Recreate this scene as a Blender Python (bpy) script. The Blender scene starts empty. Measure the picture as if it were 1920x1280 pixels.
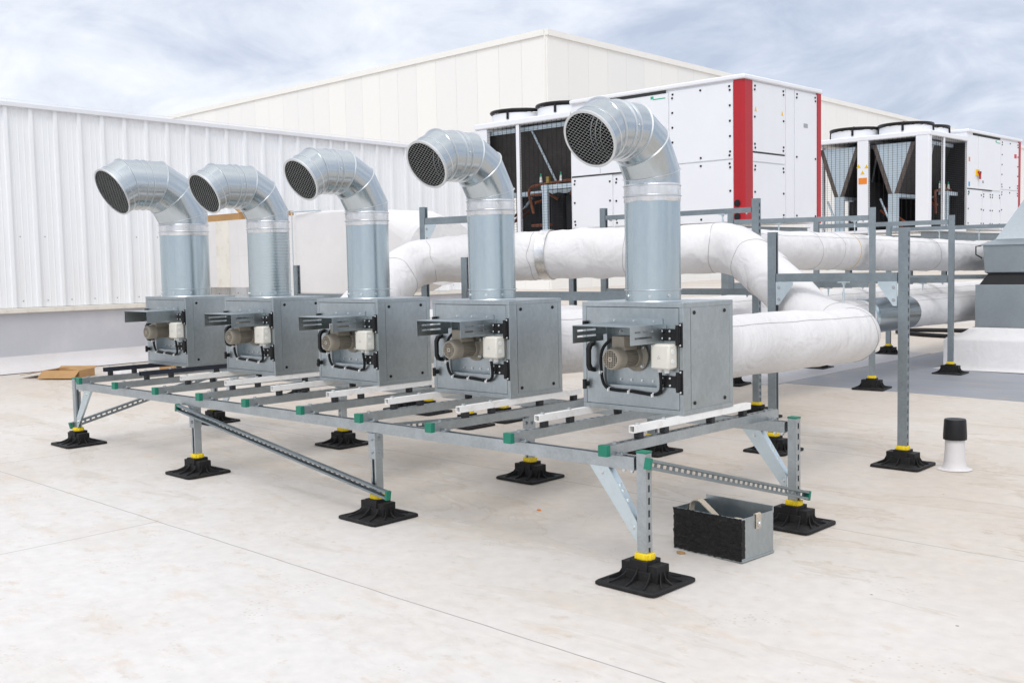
import bpy, math, random
from math import sin, cos, pi, radians, sqrt
from mathutils import Vector, Matrix, noise
random.seed(7)
S = bpy.context.scene
COL = S.collection
V = Vector

# ------------------------------------------------------------------ camera
cam_pos = V((2.535, -3.401, 1.272))
cam_rt = V((0.7249, 0.6886, -0.0200)).normalized()
cam_fw = V((-0.6880, 0.7219, -0.0710)).normalized()
cam_up = cam_rt.cross(cam_fw).normalized()
cam_rt = cam_fw.cross(cam_up).normalized()
cd = bpy.data.cameras.new('camera'); cam = bpy.data.objects.new('camera', cd); COL.objects.link(cam)
m = Matrix((cam_rt, cam_up, -cam_fw)).transposed().to_4x4(); m.translation = cam_pos
cam.matrix_world = m
cd.sensor_width = 36; cd.lens = 2021.6 / 1920 * 36
cd.clip_start = 0.05; cd.clip_end = 2000
S.camera = cam

RN = V((0.0099, -0.0079, 1.0)).normalized()
def rz(x, y): return -(RN.x * x + RN.y * y) / RN.z

# ------------------------------------------------------------------ materials
def newmat(name):
    mt = bpy.data.materials.new(name); mt.use_nodes = True
    nt = mt.node_tree; b = nt.nodes['Principled BSDF']
    return mt, nt, b
def N(nt, t, **kw):
    n = nt.nodes.new(t)
    for k, v in kw.items(): setattr(n, k, v)
    return n
def ramp(nt, fac, stops):
    r = N(nt, 'ShaderNodeValToRGB'); cr = r.color_ramp
    while len(cr.elements) < len(stops): cr.elements.new(.5)
    for e, (p, c) in zip(cr.elements, stops):
        e.position = p; e.color = (*c, 1) if len(c) == 3 else c
    nt.links.new(fac, r.inputs[0]); return r
def coord(nt, scale=(1, 1, 1), rot=(0, 0, 0), kind='Object'):
    tc = N(nt, 'ShaderNodeTexCoord'); mp = N(nt, 'ShaderNodeMapping')
    mp.inputs['Scale'].default_value = scale; mp.inputs['Rotation'].default_value = rot
    nt.links.new(tc.outputs[kind], mp.inputs[0]); return mp.outputs[0]
def noi(nt, vec, scale, detail=4, rough=.55, dist=0):
    n = N(nt, 'ShaderNodeTexNoise'); n.inputs['Scale'].default_value = scale
    n.inputs['Detail'].default_value = detail; n.inputs['Roughness'].default_value = rough
    n.inputs['Distortion'].default_value = dist
    if vec is not None: nt.links.new(vec, n.inputs['Vector'])
    return n.outputs[0]
def bump(nt, b, h, strength=.2, dist=.01, normal=None):
    n = N(nt, 'ShaderNodeBump'); n.inputs['Strength'].default_value = strength
    n.inputs['Distance'].default_value = dist; nt.links.new(h, n.inputs['Height'])
    if normal is not None: nt.links.new(normal, n.inputs['Normal'])
    if b is not None: nt.links.new(n.outputs[0], b.inputs['Normal'])
    return n.outputs[0]
def mulc(c, k): return tuple(min(1, x * k) for x in c)
def mathn(nt, op, a, b=None):
    n = N(nt, 'ShaderNodeMath', operation=op)
    for i, x in enumerate((a, b)):
        if x is None: continue
        if isinstance(x, (int, float)): n.inputs[i].default_value = x
        else: nt.links.new(x, n.inputs[i])
    return n.outputs[0]
def mixc(nt, fac, a, b):
    n = N(nt, 'ShaderNodeMix', data_type='RGBA')
    for s, x in ((n.inputs[0], fac), (n.inputs[6], a), (n.inputs[7], b)):
        if isinstance(x, (int, float)): s.default_value = x
        elif isinstance(x, tuple): s.default_value = (*x, 1)
        else: nt.links.new(x, s)
    return n.outputs[2]

def metal(name, c, rough=.4, var=.18, spangle=30, stretch=(1, 1, 1), bmp=.0, metallic=1.0, big=3):
    mt, nt, b = newmat(name)
    v = coord(nt, stretch)
    oi = N(nt, 'ShaderNodeObjectInfo')
    off = N(nt, 'ShaderNodeVectorMath', operation='ADD'); nt.links.new(v, off.inputs[0])
    sc = N(nt, 'ShaderNodeVectorMath', operation='SCALE'); sc.inputs[0].default_value = (7, 13, 5); nt.links.new(oi.outputs['Random'], sc.inputs['Scale'])
    nt.links.new(sc.outputs[0], off.inputs[1]); v = off.outputs[0]
    vo = N(nt, 'ShaderNodeTexVoronoi'); vo.inputs['Scale'].default_value = spangle; nt.links.new(v, vo.inputs['Vector'])
    sep = N(nt, 'ShaderNodeSeparateColor'); nt.links.new(vo.outputs['Color'], sep.inputs[0])
    nb = noi(nt, v, big, 5, .6)
    f = mathn(nt, 'ADD', mathn(nt, 'MULTIPLY', sep.outputs[0], .16), mathn(nt, 'MULTIPLY', nb, .84))
    r = ramp(nt, f, [(.2, mulc(c, 1 - var)), (.8, mulc(c, 1 + var))])
    nt.links.new(r.outputs[0], b.inputs['Base Color'])
    b.inputs['Metallic'].default_value = metallic
    rr = mathn(nt, 'ADD', mathn(nt, 'MULTIPLY', f, .10), rough - .05)
    nt.links.new(rr, b.inputs['Roughness'])
    if bmp: bump(nt, b, nb, bmp, .01)
    return mt

def paint(name, c, rough=.4, var=.06, scale=3, dirt=None, dirt_amt=.3, bmp=0, bscale=20, streak=None, spec=.5):
    mt, nt, b = newmat(name)
    v = coord(nt)
    n1 = noi(nt, v, scale, 5, .6)
    r = ramp(nt, n1, [(.3, mulc(c, 1 - var)), (.7, mulc(c, 1 + var))])
    out = r.outputs[0]
    if dirt:
        vd = coord(nt, streak) if streak else v
        n2 = noi(nt, vd, scale * 2.3, 6, .65)
        k = ramp(nt, n2, [(.5, (0, 0, 0)), (.75, (dirt_amt,) * 3)])
        out = mixc(nt, k.outputs[0], out, dirt)
    nt.links.new(out, b.inputs['Base Color'])
    b.inputs['Roughness'].default_value = rough
    b.inputs['Specular IOR Level'].default_value = spec
    if bmp: bump(nt, b, noi(nt, v, bscale, 4), bmp, .01)
    return mt

M = {}
M['sheet'] = metal('galvanised_sheet', (.42, .463, .478), .39, .18, 70, (1, 1, .6), big=5)
M['duct'] = metal('galvanised_duct', (.50, .545, .57), .19, .07, 110, big=2.5)
M['film'] = metal('blued_galvanised_duct', (.47, .545, .575), .22, .06, 110, (1, 1, .3), big=2.5)
M['spiral'] = metal('spiral_seam_duct', (.50, .565, .585), .30, .06, 110, big=2.5)
M['bead'] = metal('rolled_bead', (.64, .66, .67), .30, .05, 60)
M['wire'] = metal('mesh_wire', (.50, .52, .52), .4, .05, 60)
M['inner'] = metal('shaded_duct_inside', (.016, .020, .023), .7, .15, 40)  # near-black colour paints in the shade inside the galvanised ducts
M['strut'] = metal('galvanised_strut', (.43, .465, .48), .41, .20, 120, big=9)
M['strut_dark'] = metal('weathered_strut', (.285, .325, .345), .46, .18, 90, big=8)
M['brace'] = metal('bright_zinc_plate', (.62, .70, .73), .42, .08, 60)
M['zinc'] = metal('zinc_bolt', (.66, .68, .68), .3, .1, 60)
M['hood_sheet'] = metal('cowl_sheet', (.43, .475, .50), .48, .10, 60, big=2.5)
M['coil_plate'] = metal('coil_end_plate', (.58, .68, .75), .5, .08, 40, metallic=.3)

def foil():
    mt, nt, b = newmat('foil_tape')
    v = coord(nt, (1, 1, .5)); n1 = noi(nt, v, 28, 6, .7, .6)
    r = ramp(nt, noi(nt, v, 9, 4), [(.35, (.62, .62, .62)), (.65, (.9, .89, .88))])
    nt.links.new(r.outputs[0], b.inputs['Base Color']); b.inputs['Metallic'].default_value = 1
    b.inputs['Roughness'].default_value = .26
    bump(nt, b, n1, .55, .006); return mt
M['foil'] = foil()
M['white_tube'] = paint('white_painted_tube', (.84, .83, .81), .4, .05, 8, (.45, .36, .25), .35)
M['navy_tube'] = paint('dark_navy_tube', (.018, .022, .035), .4, .15, 8)
M['rubber'] = paint('black_rubber', (.0115, .0115, .012), .6, .35, 6, (.07, .065, .06), .28, .25, 60, None, .3)
M['block'] = paint('rubber_block', (.018, .018, .02), .6, .2, 20)
M['green'] = paint('green_plastic', (.005, .17, .105), .45, .10, 20)
M['yellow'] = paint('yellow_plastic', (.78, .56, .0), .42, .08, 20)
M['motor'] = paint('beige_motor_paint', (.32, .285, .23), .45, .08, 14)
M['motor_dark'] = paint('motor_opening', (.004, .004, .004), .8, .1, 10)
M['cream'] = paint('cream_plastic', (.66, .64, .57), .4, .04, 12)
M['black'] = paint('black_plastic', (.010, .010, .011), .42, .2, 20, spec=.3)
M['cable'] = paint('black_cable', (.008, .008, .009), .5, .1, 20, spec=.25)
M['tie'] = paint('white_tie', (.72, .72, .70), .5, .04, 20)
M['gap'] = paint('panel_gap', (.03, .035, .035), .8, .1, 20)
M['red'] = paint('red_panel', (.42, .006, .014), .38, .06, 2)
M['white_panel'] = paint('white_panel', (.79, .80, .83), .38, .02, 1.2)
M['copper'] = paint('copper_pipe', (.17, .050, .02), .4, .3, 14)
M['coil'] = paint('coil_fins', (.040, .036, .034), .7, .25, 8)
M['coil_edge'] = paint('coil_edge', (.12, .10, .09), .7, .35, 30)
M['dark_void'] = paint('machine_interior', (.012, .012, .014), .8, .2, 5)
M['orange'] = paint('orange_sticker', (.75, .22, .02), .5, .05, 5)
M['amber'] = paint('amber_sticker', (.80, .50, .01), .5, .05, 5)
M['blue'] = paint('blue_sticker', (.01, .30, .55), .5, .05, 5)
M['green_sticker'] = paint('green_sticker', (.02, .42, .22), .5, .05, 5)
M['grey_text'] = paint('grey_print', (.35, .36, .38), .6, .1, 5)
M['red_print'] = paint('red_print', (.6, .05, .08), .6, .1, 5)
M['card'] = paint('cardboard', (.40, .235, .10), .85, .10, 5, (.22, .12, .05), .3)
M['webbing'] = paint('canvas_webbing', (.47, .41, .33), .85, .08, 60, None, 0, .4, 150)
M['brass'] = metal('brass_fitting', (.55, .38, .12), .35, .1, 20)
M['foam'] = paint('white_foam', (.8, .8, .8), .8, .02, 5)

def bitumen():
    mt, nt, b = newmat('black_bitumen_smear')
    v = coord(nt, (1, 1, 2.2)); n1 = noi(nt, v, 26, 8, .72, .4)
    r = ramp(nt, n1, [(.35, (.004, .0035, .0035)), (.60, (.009, .008, .0075)), (.72, (.05, .045, .042)), (.80, (.16, .145, .13))])
    nt.links.new(r.outputs[0], b.inputs['Base Color']); b.inputs['Roughness'].default_value = .42; b.inputs['Specular IOR Level'].default_value = .3
    bump(nt, b, n1, 1.0, .02); return mt
M['bitumen'] = bitumen()

def jacket(name, c=(.69, .678, .676), wr=1.35):
    """white PVC jacket over pipe lagging: soft creases and wrinkles"""
    mt, nt, b = newmat(name)
    v = coord(nt)
    n0 = noi(nt, v, 1.6, 4, .55)
    r = ramp(nt, n0, [(.3, mulc(c, .93)), (.7, mulc(c, 1.04))])
    n2 = noi(nt, v, 5, 6, .7)
    k = ramp(nt, n2, [(.58, (0, 0, 0)), (.80, (.22,) * 3)])
    col = mixc(nt, k.outputs[0], r.outputs[0], (.52, .46, .40))
    nt.links.new(col, b.inputs['Base Color']); b.inputs['Roughness'].default_value = .55
    n1 = noi(nt, v, 4.5, 3, .5, .8); n3 = noi(nt, coord(nt, (1, 1, .35), (0, .6, .4)), 13, 4, .6, 1.2)
    nn = bump(nt, None, n1, .35 * wr, .05)
    bump(nt, b, n3, .28 * wr, .018, nn)
    return mt
M['jacket'] = jacket('white_lagging_jacket')
M['jacket_flat'] = jacket('white_board_lagging', (.70, .685, .68), .25)
M['seam'] = paint('jacket_seam', (.34, .33, .32), .7, .2, 8)
M['glue'] = paint('yellow_glue_line', (.62, .40, .10), .6, .2, 8)

def roofmat():
    mt, nt, b = newmat('roof_membrane')
    v = coord(nt)
    big = noi(nt, v, .35, 5, .6, .4); mid = noi(nt, v, 1.7, 6, .65, .3); fine = noi(nt, v, 14, 5, .6)
    r = ramp(nt, mathn(nt, 'ADD', mathn(nt, 'MULTIPLY', big, .6), mathn(nt, 'MULTIPLY', mid, .4)),
             [(.34, (.66, .642, .622)), (.5, (.69, .676, .664)), (.66, (.702, .693, .685))])
    # tan puddle marks, drawn out along the fall of the roof
    vs = coord(nt, (.75, 2.1, 1), (0, 0, .25)); st = noi(nt, vs, .95, 7, .62, .5)
    k = ramp(nt, st, [(.545, (0, 0, 0)), (.60, (.5,) * 3), (.70, (.9,) * 3)])
    # more stains under and behind the fans than in front
    sx = N(nt, 'ShaderNodeSeparateXYZ'); nt.links.new(v, sx.inputs[0])
    zone = N(nt, 'ShaderNodeMapRange'); zone.inputs[1].default_value = -1.3; zone.inputs[2].default_value = 1.6
    zone.inputs[3].default_value = .16; zone.inputs[4].default_value = .95
    nt.links.new(sx.outputs[1], zone.inputs[0])
    c1 = mixc(nt, mathn(nt, 'MULTIPLY', k.outputs[0], zone.outputs[0]), r.outputs[0], (.46, .385, .28))
    st2 = noi(nt, coord(nt, (.5, 2.6, 1), (0, 0, .12)), 1.9, 5, .6, .6)
    k2 = ramp(nt, st2, [(.60, (0, 0, 0)), (.70, (.7,) * 3)])
    c1 = mixc(nt, mathn(nt, 'MULTIPLY', k2.outputs[0], zone.outputs[0]), c1, (.27, .195, .09))
    # broad dusty tan wash
    wash = ramp(nt, noi(nt, v, .55, 4, .55, .2), [(.36, (0, 0, 0)), (.58, (.75,) * 3)])
    c1 = mixc(nt, mathn(nt, 'MULTIPLY', wash.outputs[0], zone.outputs[0]), c1, (.52, .455, .385))
    c1 = mixc(nt, mathn(nt, 'MULTIPLY', zone.outputs[0], .6), c1, (.52, .46, .39))
    # pale pinkish flecks and clusters of fine grit
    fk = ramp(nt, noi(nt, coord(nt, (1.0, 2.4, 1), (0, 0, .78)), 3.4, 7, .68, .2), [(.55, (0, 0, 0)), (.64, (.42,) * 3), (.75, (.62,) * 3)])
    c1 = mixc(nt, fk.outputs[0], c1, (.60, .50, .405))
    # crisp dried-on marks and the tide lines of old puddles
    f2 = ramp(nt, noi(nt, coord(nt, (1.0, 1.35, 1), (0, 0, .8)), 7.5, 9, .70, .15), [(.59, (0, 0, 0)), (.64, (.28,) * 3), (.72, (.6,) * 3)])
    c1 = mixc(nt, f2.outputs[0], c1, (.50, .40, .30))
    td = ramp(nt, st, [(.548, (0, 0, 0)), (.560, (.42,) * 3), (.574, (0, 0, 0))])
    c1 = mixc(nt, mathn(nt, 'MULTIPLY', td.outputs[0], zone.outputs[0]), c1, (.36, .28, .18))
    gr = N(nt, 'ShaderNodeTexVoronoi'); gr.inputs['Scale'].default_value = 42; nt.links.new(v, gr.inputs['Vector'])
    gm = ramp(nt, noi(nt, v, 2.7, 3, .6), [(.57, (0, 0, 0)), (.66, (1, 1, 1))])
    gd = mathn(nt, 'MULTIPLY', mathn(nt, 'LESS_THAN', gr.outputs['Distance'], .24), gm.outputs[0])
    c1 = mixc(nt, mathn(nt, 'MULTIPLY', gd, .5), c1, (.45, .36, .27))
    # small scuffs and specks
    sp = N(nt, 'ShaderNodeTexVoronoi'); sp.inputs['Scale'].default_value = 2.6; sp.inputs['Randomness'].default_value = 1; nt.links.new(v, sp.inputs['Vector'])
    s2 = mathn(nt, 'LESS_THAN', sp.outputs['Distance'], mathn(nt, 'MULTIPLY', noi(nt, v, 7, 2), .034))
    c1 = mixc(nt, mathn(nt, 'MULTIPLY', s2, .75), c1, (.12, .10, .08))
    sc = ramp(nt, noi(nt, coord(nt, (6, 30, 1), (0, 0, 1.0)), 1.2, 6, .7), [(.66, (0, 0, 0)), (.72, (.34,) * 3)])
    c1 = mixc(nt, sc.outputs[0], c1, (.36, .33, .30))
    fr = ramp(nt, fine, [(.3, (.93, .93, .93)), (.7, (1.04, 1.04, 1.04))])
    mx = N(nt, 'ShaderNodeMix', data_type='RGBA', blend_type='MULTIPLY'); mx.inputs[0].default_value = 1
    nt.links.new(c1, mx.inputs[6]); nt.links.new(fr.outputs[0], mx.inputs[7])
    # dirt collected along welded laps
    col = mx.outputs[2]
    wob = mathn(nt, 'MULTIPLY', mathn(nt, 'SUBTRACT', noi(nt, v, 2.0, 2), .5), .02)
    def lap(axis, pos, half, lo=None, hi=None):
        nonlocal col
        d = mathn(nt, 'ABSOLUTE', mathn(nt, 'SUBTRACT', mathn(nt, 'ADD', sx.outputs[axis], wob), pos))
        f = mathn(nt, 'LESS_THAN', d, half)
        o = sx.outputs[1 - axis]
        if lo is not None: f = mathn(nt, 'MULTIPLY', f, mathn(nt, 'GREATER_THAN', o, lo))
        if hi is not None: f = mathn(nt, 'MULTIPLY', f, mathn(nt, 'LESS_THAN', o, hi))
        f = mathn(nt, 'MULTIPLY', f, mathn(nt, 'ADD', mathn(nt, 'MULTIPLY', fine, .9), .25))
        col = mixc(nt, f, col, (.20, .18, .17))
    lap(1, -.765, .0032); lap(1, 1.24, .0032, -5.6); lap(1, 2.98, .0035, -2.8); lap(1, 4.6, .003)
    lap(0, -2.465, .003, None, -.765); lap(0, -4.72, .0032, -.765, 1.24); lap(0, -6.6, .003, 1.24); lap(1, -2.77, .003)
    nt.links.new(col, b.inputs['Base Color']); b.inputs['Roughness'].default_value = .58
    n4 = bump(nt, None, noi(nt, v, 2.2, 3), .12, .03)
    bump(nt, b, fine, .10, .004, n4)
    return mt
M['roof'] = roofmat()
M['grey_sheet'] = paint('grey_membrane', (.25, .265, .30), .48, .10, 1.3, (.42, .36, .27), .55, .08, 6, (.6, 2.5, 1))
M['lilac_sheet'] = paint('pale_grey_membrane', (.44, .44, .465), .5, .08, 1.3, (.55, .50, .42), .4, .08, 6, (.6, 2.5, 1))
M['cladding'] = paint('white_wall_cladding', (.82, .835, .85), .42, .02, 1.0, (.66, .62, .55), .18, 0, 20, (1, 6, .25))
M['coping'] = paint('white_coping', (.72, .73, .76), .4, .03, 3)
M['drip'] = paint('cream_drip_trim', (.72, .69, .62), .5, .05, 3, (.35, .27, .18), .35)
M['upstand'] = paint('lilac_membrane_upstand', (.49, .495, .53), .55, .06, 1.2, (.62, .61, .62), .5, .12, 3)
M['fillet'] = paint('white_membrane_fillet', (.64, .62, .62), .55, .05, 1.5, (.5, .45, .38), .3)
M['curbwrap'] = jacket('white_membrane_wrap', (.68, .67, .67), .7)
def bigpanels():
    mt, nt, b = newmat('cream_wall_panels')
    tc = N(nt, 'ShaderNodeTexCoord'); at = N(nt, 'ShaderNodeAttribute', attribute_name='tone')
    n1 = noi(nt, coord(nt, (1, 1, .1)), .5, 4)
    f = mathn(nt, 'ADD', mathn(nt, 'MULTIPLY', at.outputs['Fac'], .75), mathn(nt, 'MULTIPLY', n1, .25))
    r = ramp(nt, f, [(.1, (.80, .792, .765)), (.9, (.84, .825, .78))])
    nt.links.new(r.outputs[0], b.inputs['Base Color']); b.inputs['Roughness'].default_value = .5
    return mt
M['bigwall'] = bigpanels()
M['bigtrim'] = paint('cream_roof_trim', (.82, .805, .76), .5, .02, 2)

# ------------------------------------------------------------------ mesh builder
def basis(z, xh):
    z = V(z).normalized(); x = V(xh); x = (x - z * x.dot(z)).normalized(); y = z.cross(x)
    return Matrix((x, y, z)).transposed().to_4x4()
class MB:
    def __init__(s): s.v = []; s.f = []; s.mi = []; s.M = Matrix.Identity(4); s.m = 0
    def add(s, vs, fs):
        o = len(s.v); s.v += [tuple(s.M @ V(p)) for p in vs]
        for f in fs: s.f.append([o + i for i in f]); s.mi.append(s.m)
    def box(s, x0, x1, y0, y1, z0, z1):
        if x0 > x1: x0, x1 = x1, x0
        if y0 > y1: y0, y1 = y1, y0
        if z0 > z1: z0, z1 = z1, z0
        s.add([(x0, y0, z0), (x1, y0, z0), (x1, y1, z0), (x0, y1, z0), (x0, y0, z1), (x1, y0, z1), (x1, y1, z1), (x0, y1, z1)],
              [(0, 3, 2, 1), (4, 5, 6, 7), (0, 1, 5, 4), (1, 2, 6, 5), (2, 3, 7, 6), (3, 0, 4, 7)]); return s
    def prism(s, poly, z0, z1, fn=None):
        """poly in xy extruded along z (fn maps (a,b,c)->xyz)"""
        n = len(poly); fn = fn or (lambda a, b, c: (a, b, c))
        s.add([fn(a, b, z0) for a, b in poly] + [fn(a, b, z1) for a, b in poly],
              [tuple(range(n))[::-1], tuple(range(n, 2 * n))] + [(i, (i + 1) % n, n + (i + 1) % n, n + i) for i in range(n)]); return s
    def cyl(s, p0, p1, r0, r1=None, n=16, caps=True):
        p0, p1 = V(p0), V(p1); r1 = r0 if r1 is None else r1
        B = basis(p1 - p0, (1, 0, 0) if abs((p1 - p0).normalized().x) < .9 else (0, 1, 0)).to_3x3()
        vs = []
        for p, r in ((p0, r0), (p1, r1)):
            for i in range(n): vs.append(p + B @ V((r * cos(2 * pi * i / n), r * sin(2 * pi * i / n), 0)))
        fs = [(i, (i + 1) % n, n + (i + 1) % n, n + i) for i in range(n)]
        if caps: fs += [tuple(range(n))[::-1], tuple(range(n, 2 * n))]
        s.add(vs, fs); return s
    def rings(s, rs, closed_ends=False, loop=False):
        n = len(rs[0]); vs = [p for r in rs for p in r]; fs = []
        k = len(rs)
        for j in range(k if loop else k - 1):
            a, b = j * n, ((j + 1) % k) * n
            fs += [(a + i, a + (i + 1) % n, b + (i + 1) % n, b + i) for i in range(n)]
        if closed_ends: fs += [tuple(range(n))[::-1], tuple(range((k - 1) * n, k * n))]
        s.add(vs, fs); return s
    def tube(s, pts, r, n=10, caps=True):
        pts = [V(p) for p in pts]; rs = []; x = None
        for i, p in enumerate(pts):
            t = (pts[min(i + 1, len(pts) - 1)] - pts[max(i - 1, 0)]).normalized()
            if x is None: x = V((0, 0, 1)) if abs(t.z) < .9 else V((1, 0, 0))
            x = (x - t * x.dot(t)).normalized(); y = t.cross(x)
            rr = r(i / (len(pts) - 1)) if callable(r) else r
            rs.append([p + rr * (cos(2 * pi * j / n) * x + sin(2 * pi * j / n) * y) for j in range(n)])
        return s.rings(rs, caps)
    def torus(s, c, ax, R, r, n=40, k=6):
        B = basis(ax, (1, 0, 0) if abs(V(ax).normalized().x) < .9 else (0, 1, 0)).to_3x3(); c = V(c)
        rs = []
        for i in range(n):
            a = 2 * pi * i / n
            rs.append([c + B @ V(((R + r * cos(2 * pi * j / k)) * cos(a), (R + r * cos(2 * pi * j / k)) * sin(a), r * sin(2 * pi * j / k))) for j in range(k)])
        return s.rings(rs, loop=True)
    def lathe(s, prof, c=(0, 0, 0), ax=(0, 0, 1), n=32, caps=False):
        B = basis(ax, (1, 0, 0) if abs(V(ax).normalized().x) < .9 else (0, 1, 0)).to_3x3(); c = V(c)
        return s.rings([[c + B @ V((r * cos(2 * pi * j / n), r * sin(2 * pi * j / n), z)) for j in range(n)] for r, z in prof], caps)
    def hexbolt(s, p, ax, r=.008, h=.006):
        p = V(p); a = V(ax).normalized(); s.cyl(p, p + a * h * .35, r * 1.35, n=10); s.cyl(p + a * h * .35, p + a * h, r, n=6); return s
    def build(s, name, mats, parent=None, bevel=0, sharp=35, loc=None, rot=None):
        me = bpy.data.meshes.new(name); me.from_pydata(s.v, [], s.f)
        if not isinstance(mats, (list, tuple)): mats = [mats]
        for mt in mats: me.materials.append(M[mt] if isinstance(mt, str) else mt)
        if len(mats) > 1: me.polygons.foreach_set('material_index', s.mi)
        me.polygons.foreach_set('use_smooth', [True] * len(me.polygons))
        me.update(); me.set_sharp_from_angle(angle=radians(sharp))
        o = bpy.data.objects.new(name, me); COL.objects.link(o)
        if parent: o.parent = parent
        if loc: o.location = loc
        if rot: o.rotation_euler = rot
        if bevel:
            bv = o.modifiers.new('bevel', 'BEVEL'); bv.width = bevel; bv.segments = 2; bv.limit_method = 'ANGLE'; bv.angle_limit = radians(40); bv.harden_normals = False
        return o
def tag(o, label=None, cat=None, group=None, kind=None):
    if label: o['label'] = label
    if cat: o['category'] = cat
    if group: o['group'] = group
    if kind: o['kind'] = kind
    return o
def thing(name, loc, rot=0, label=None, cat=None, group=None):
    o = bpy.data.objects.new(name, None); COL.objects.link(o); o.location = loc; o.rotation_euler = (0, 0, rot)
    o.empty_display_size = .1
    return tag(o, label, cat, group)
def copy_tree(o, parent=None):
    c = o.copy(); COL.objects.link(c)
    if parent: c.parent = parent
    for ch in list(o.children): copy_tree(ch, c)
    return c

def frame_M(p0, p1, back):
    """matrix: local z along p0->p1, local +x towards `back` (the slotted face)"""
    p0, p1 = V(p0), V(p1); B = basis(p1 - p0, back); B.translation = p0
    return B, (p1 - p0).length
def strut(mb, p0, p1, back, depth=.062, width=.041, slots=True, pitch=.05, sl=.028, sw=.013, t=.003, caps=None):
    """C channel: slotted back on +x, lips on -x"""
    B, L = frame_M(p0, p1, back); old = mb.M; mb.M = old @ B
    hx, hy = depth / 2, width / 2
    mb.box(-hx, hx - t, -hy, -hy + t, 0, L); mb.box(-hx, hx - t, hy - t, hy, 0, L)
    mb.box(-hx, -hx + t, -hy + t, -hy + .011, 0, L); mb.box(-hx, -hx + t, hy - .011, hy - t, 0, L)
    if not slots: mb.box(hx - t, hx, -hy, hy, 0, L)
    else:
        mb.box(hx - t, hx, -hy, -sw / 2, 0, L); mb.box(hx - t, hx, sw / 2, hy, 0, L)
        z = 0.0; k = max(1, int((L - .02) / pitch)); g = (L - k * pitch) / 2
        edges = [0] + [e for i in range(k) for e in (g + i * pitch + (pitch - sl) / 2, g + i * pitch + (pitch + sl) / 2)] + [L]
        for i in range(0, len(edges), 2): mb.box(hx - t, hx, -sw / 2, sw / 2, edges[i], edges[i + 1])
    mb.M = old
def endcap(p, axis, back, depth=.062, width=.041, th=.006):
    B, L = frame_M(p, V(p) + V(axis), back); mb = MB(); mb.M = B
    mb.box(-depth / 2 - .002, depth / 2 + .002, -width / 2 - .002, width / 2 + .002, -.003, th)
    return mb

# ------------------------------------------------------------------ rubber foot (prototype meshes)
def foot_mesh():
    mb = MB(); a = .148; c = .028
    def rs(h, z): return [(-h + c, -h, z), (h - c, -h, z), (h - .006, -h + .006, z), (h, -h + c, z), (h, h - c, z), (h - .006, h - .006, z), (h - c, h, z), (-h + c, h, z), (-h + .006, h - .006, z), (-h, h - c, z), (-h, -h + c, z), (-h + .006, -h + .006, z)]
    mb.rings([[V(p) for p in rs(h, z)] for h, z in ((a, 0), (a, .011), (a - .004, .015), (a - .016, .015), (a - .02, .011), (.06, .02))], True)
    # hub
    mb.box(-.088, .088, -.040, .040, .014, .084); mb.box(-.042, .042, -.048, .048, .014, .098)
    mb.box(-.060, .060, -.052, .052, .014, .058)
    # radiating webs
    def web(p, q, h, t=.0022):
        p, q = V((*p, 0)), V((*q, 0)); d = (q - p).normalized(); n = V((-d.y, d.x, 0)) * t
        prof = [(0, .012), (1, .012), (1, .018), (.62, .026), (.28, h * .52), (0, h * .9)]
        vs = [p.lerp(q, u) + sg * n + V((0, 0, z)) for sg in (-1, 1) for u, z in prof]; k = len(prof)
        mb.add(vs, [tuple(range(k)), tuple(range(2 * k - 1, k - 1, -1))] + [(i, k + i, k + (i + 1) % k, (i + 1) % k) for i in range(k)])
    for s in (-1, 1):
        web((0, s * .04), (0, s * .128), .092); web((-.05, s * .03), (-.085, s * .125), .08); web((.05, s * .03), (.085, s * .125), .08)
        web((s * .09, 0), (s * .132, 0), .068); web((s * .09, .024), (s * .128, .07), .068); web((s * .09, -.024), (s * .128, -.07), .068)
    return mb
def collar_mesh():
    mb = MB(); n = 8
    prof = [(.038, .094), (.041, .102), (.036, .121), (.026, .121)]
    rs = []
    for r, z in prof: rs.append([V((r * 1.05 * cos(2 * pi * (i + .5) / n), r * .92 * sin(2 * pi * (i + .5) / n), z)) for i in range(n)])
    mb.rings(rs, True)
    for i in range(4):
        a = pi / 4 + i * pi / 2; mb.box(*sorted((.034 * cos(a) - .007, .034 * cos(a) + .007)), *sorted((.031 * sin(a) - .007, .031 * sin(a) + .007)), .097, .119)
    return mb
_fm = foot_mesh().build('foot', 'rubber', bevel=.002); _cm = collar_mesh().build('clamp_collar', 'yellow', _fm, bevel=.0015)
FOOT = _fm
_foot_used = False
def foot(parent, x, y, rot=0):
    """x, y relative to the parent's origin (parents are unrotated)"""
    global _foot_used
    if not _foot_used: o = FOOT; _foot_used = True
    else: o = copy_tree(FOOT)
    o.parent = parent
    wx, wy = parent.location.x + x, parent.location.y + y
    o.location = (x, y, rz(wx, wy) + .002 - parent.location.z); o.rotation_euler = (0, 0, rot)
    return o

# ================================================================== SETTING
# roof: one sheet
mb = MB(); n = 24
mb.add([(x, y, rz(x, y)) for x, y in ((-60, -40), (40, -40), (40, 90), (-60, 90))], [(0, 1, 2, 3)])
tag(mb.build('roof', 'roof'), kind='structure')
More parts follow.
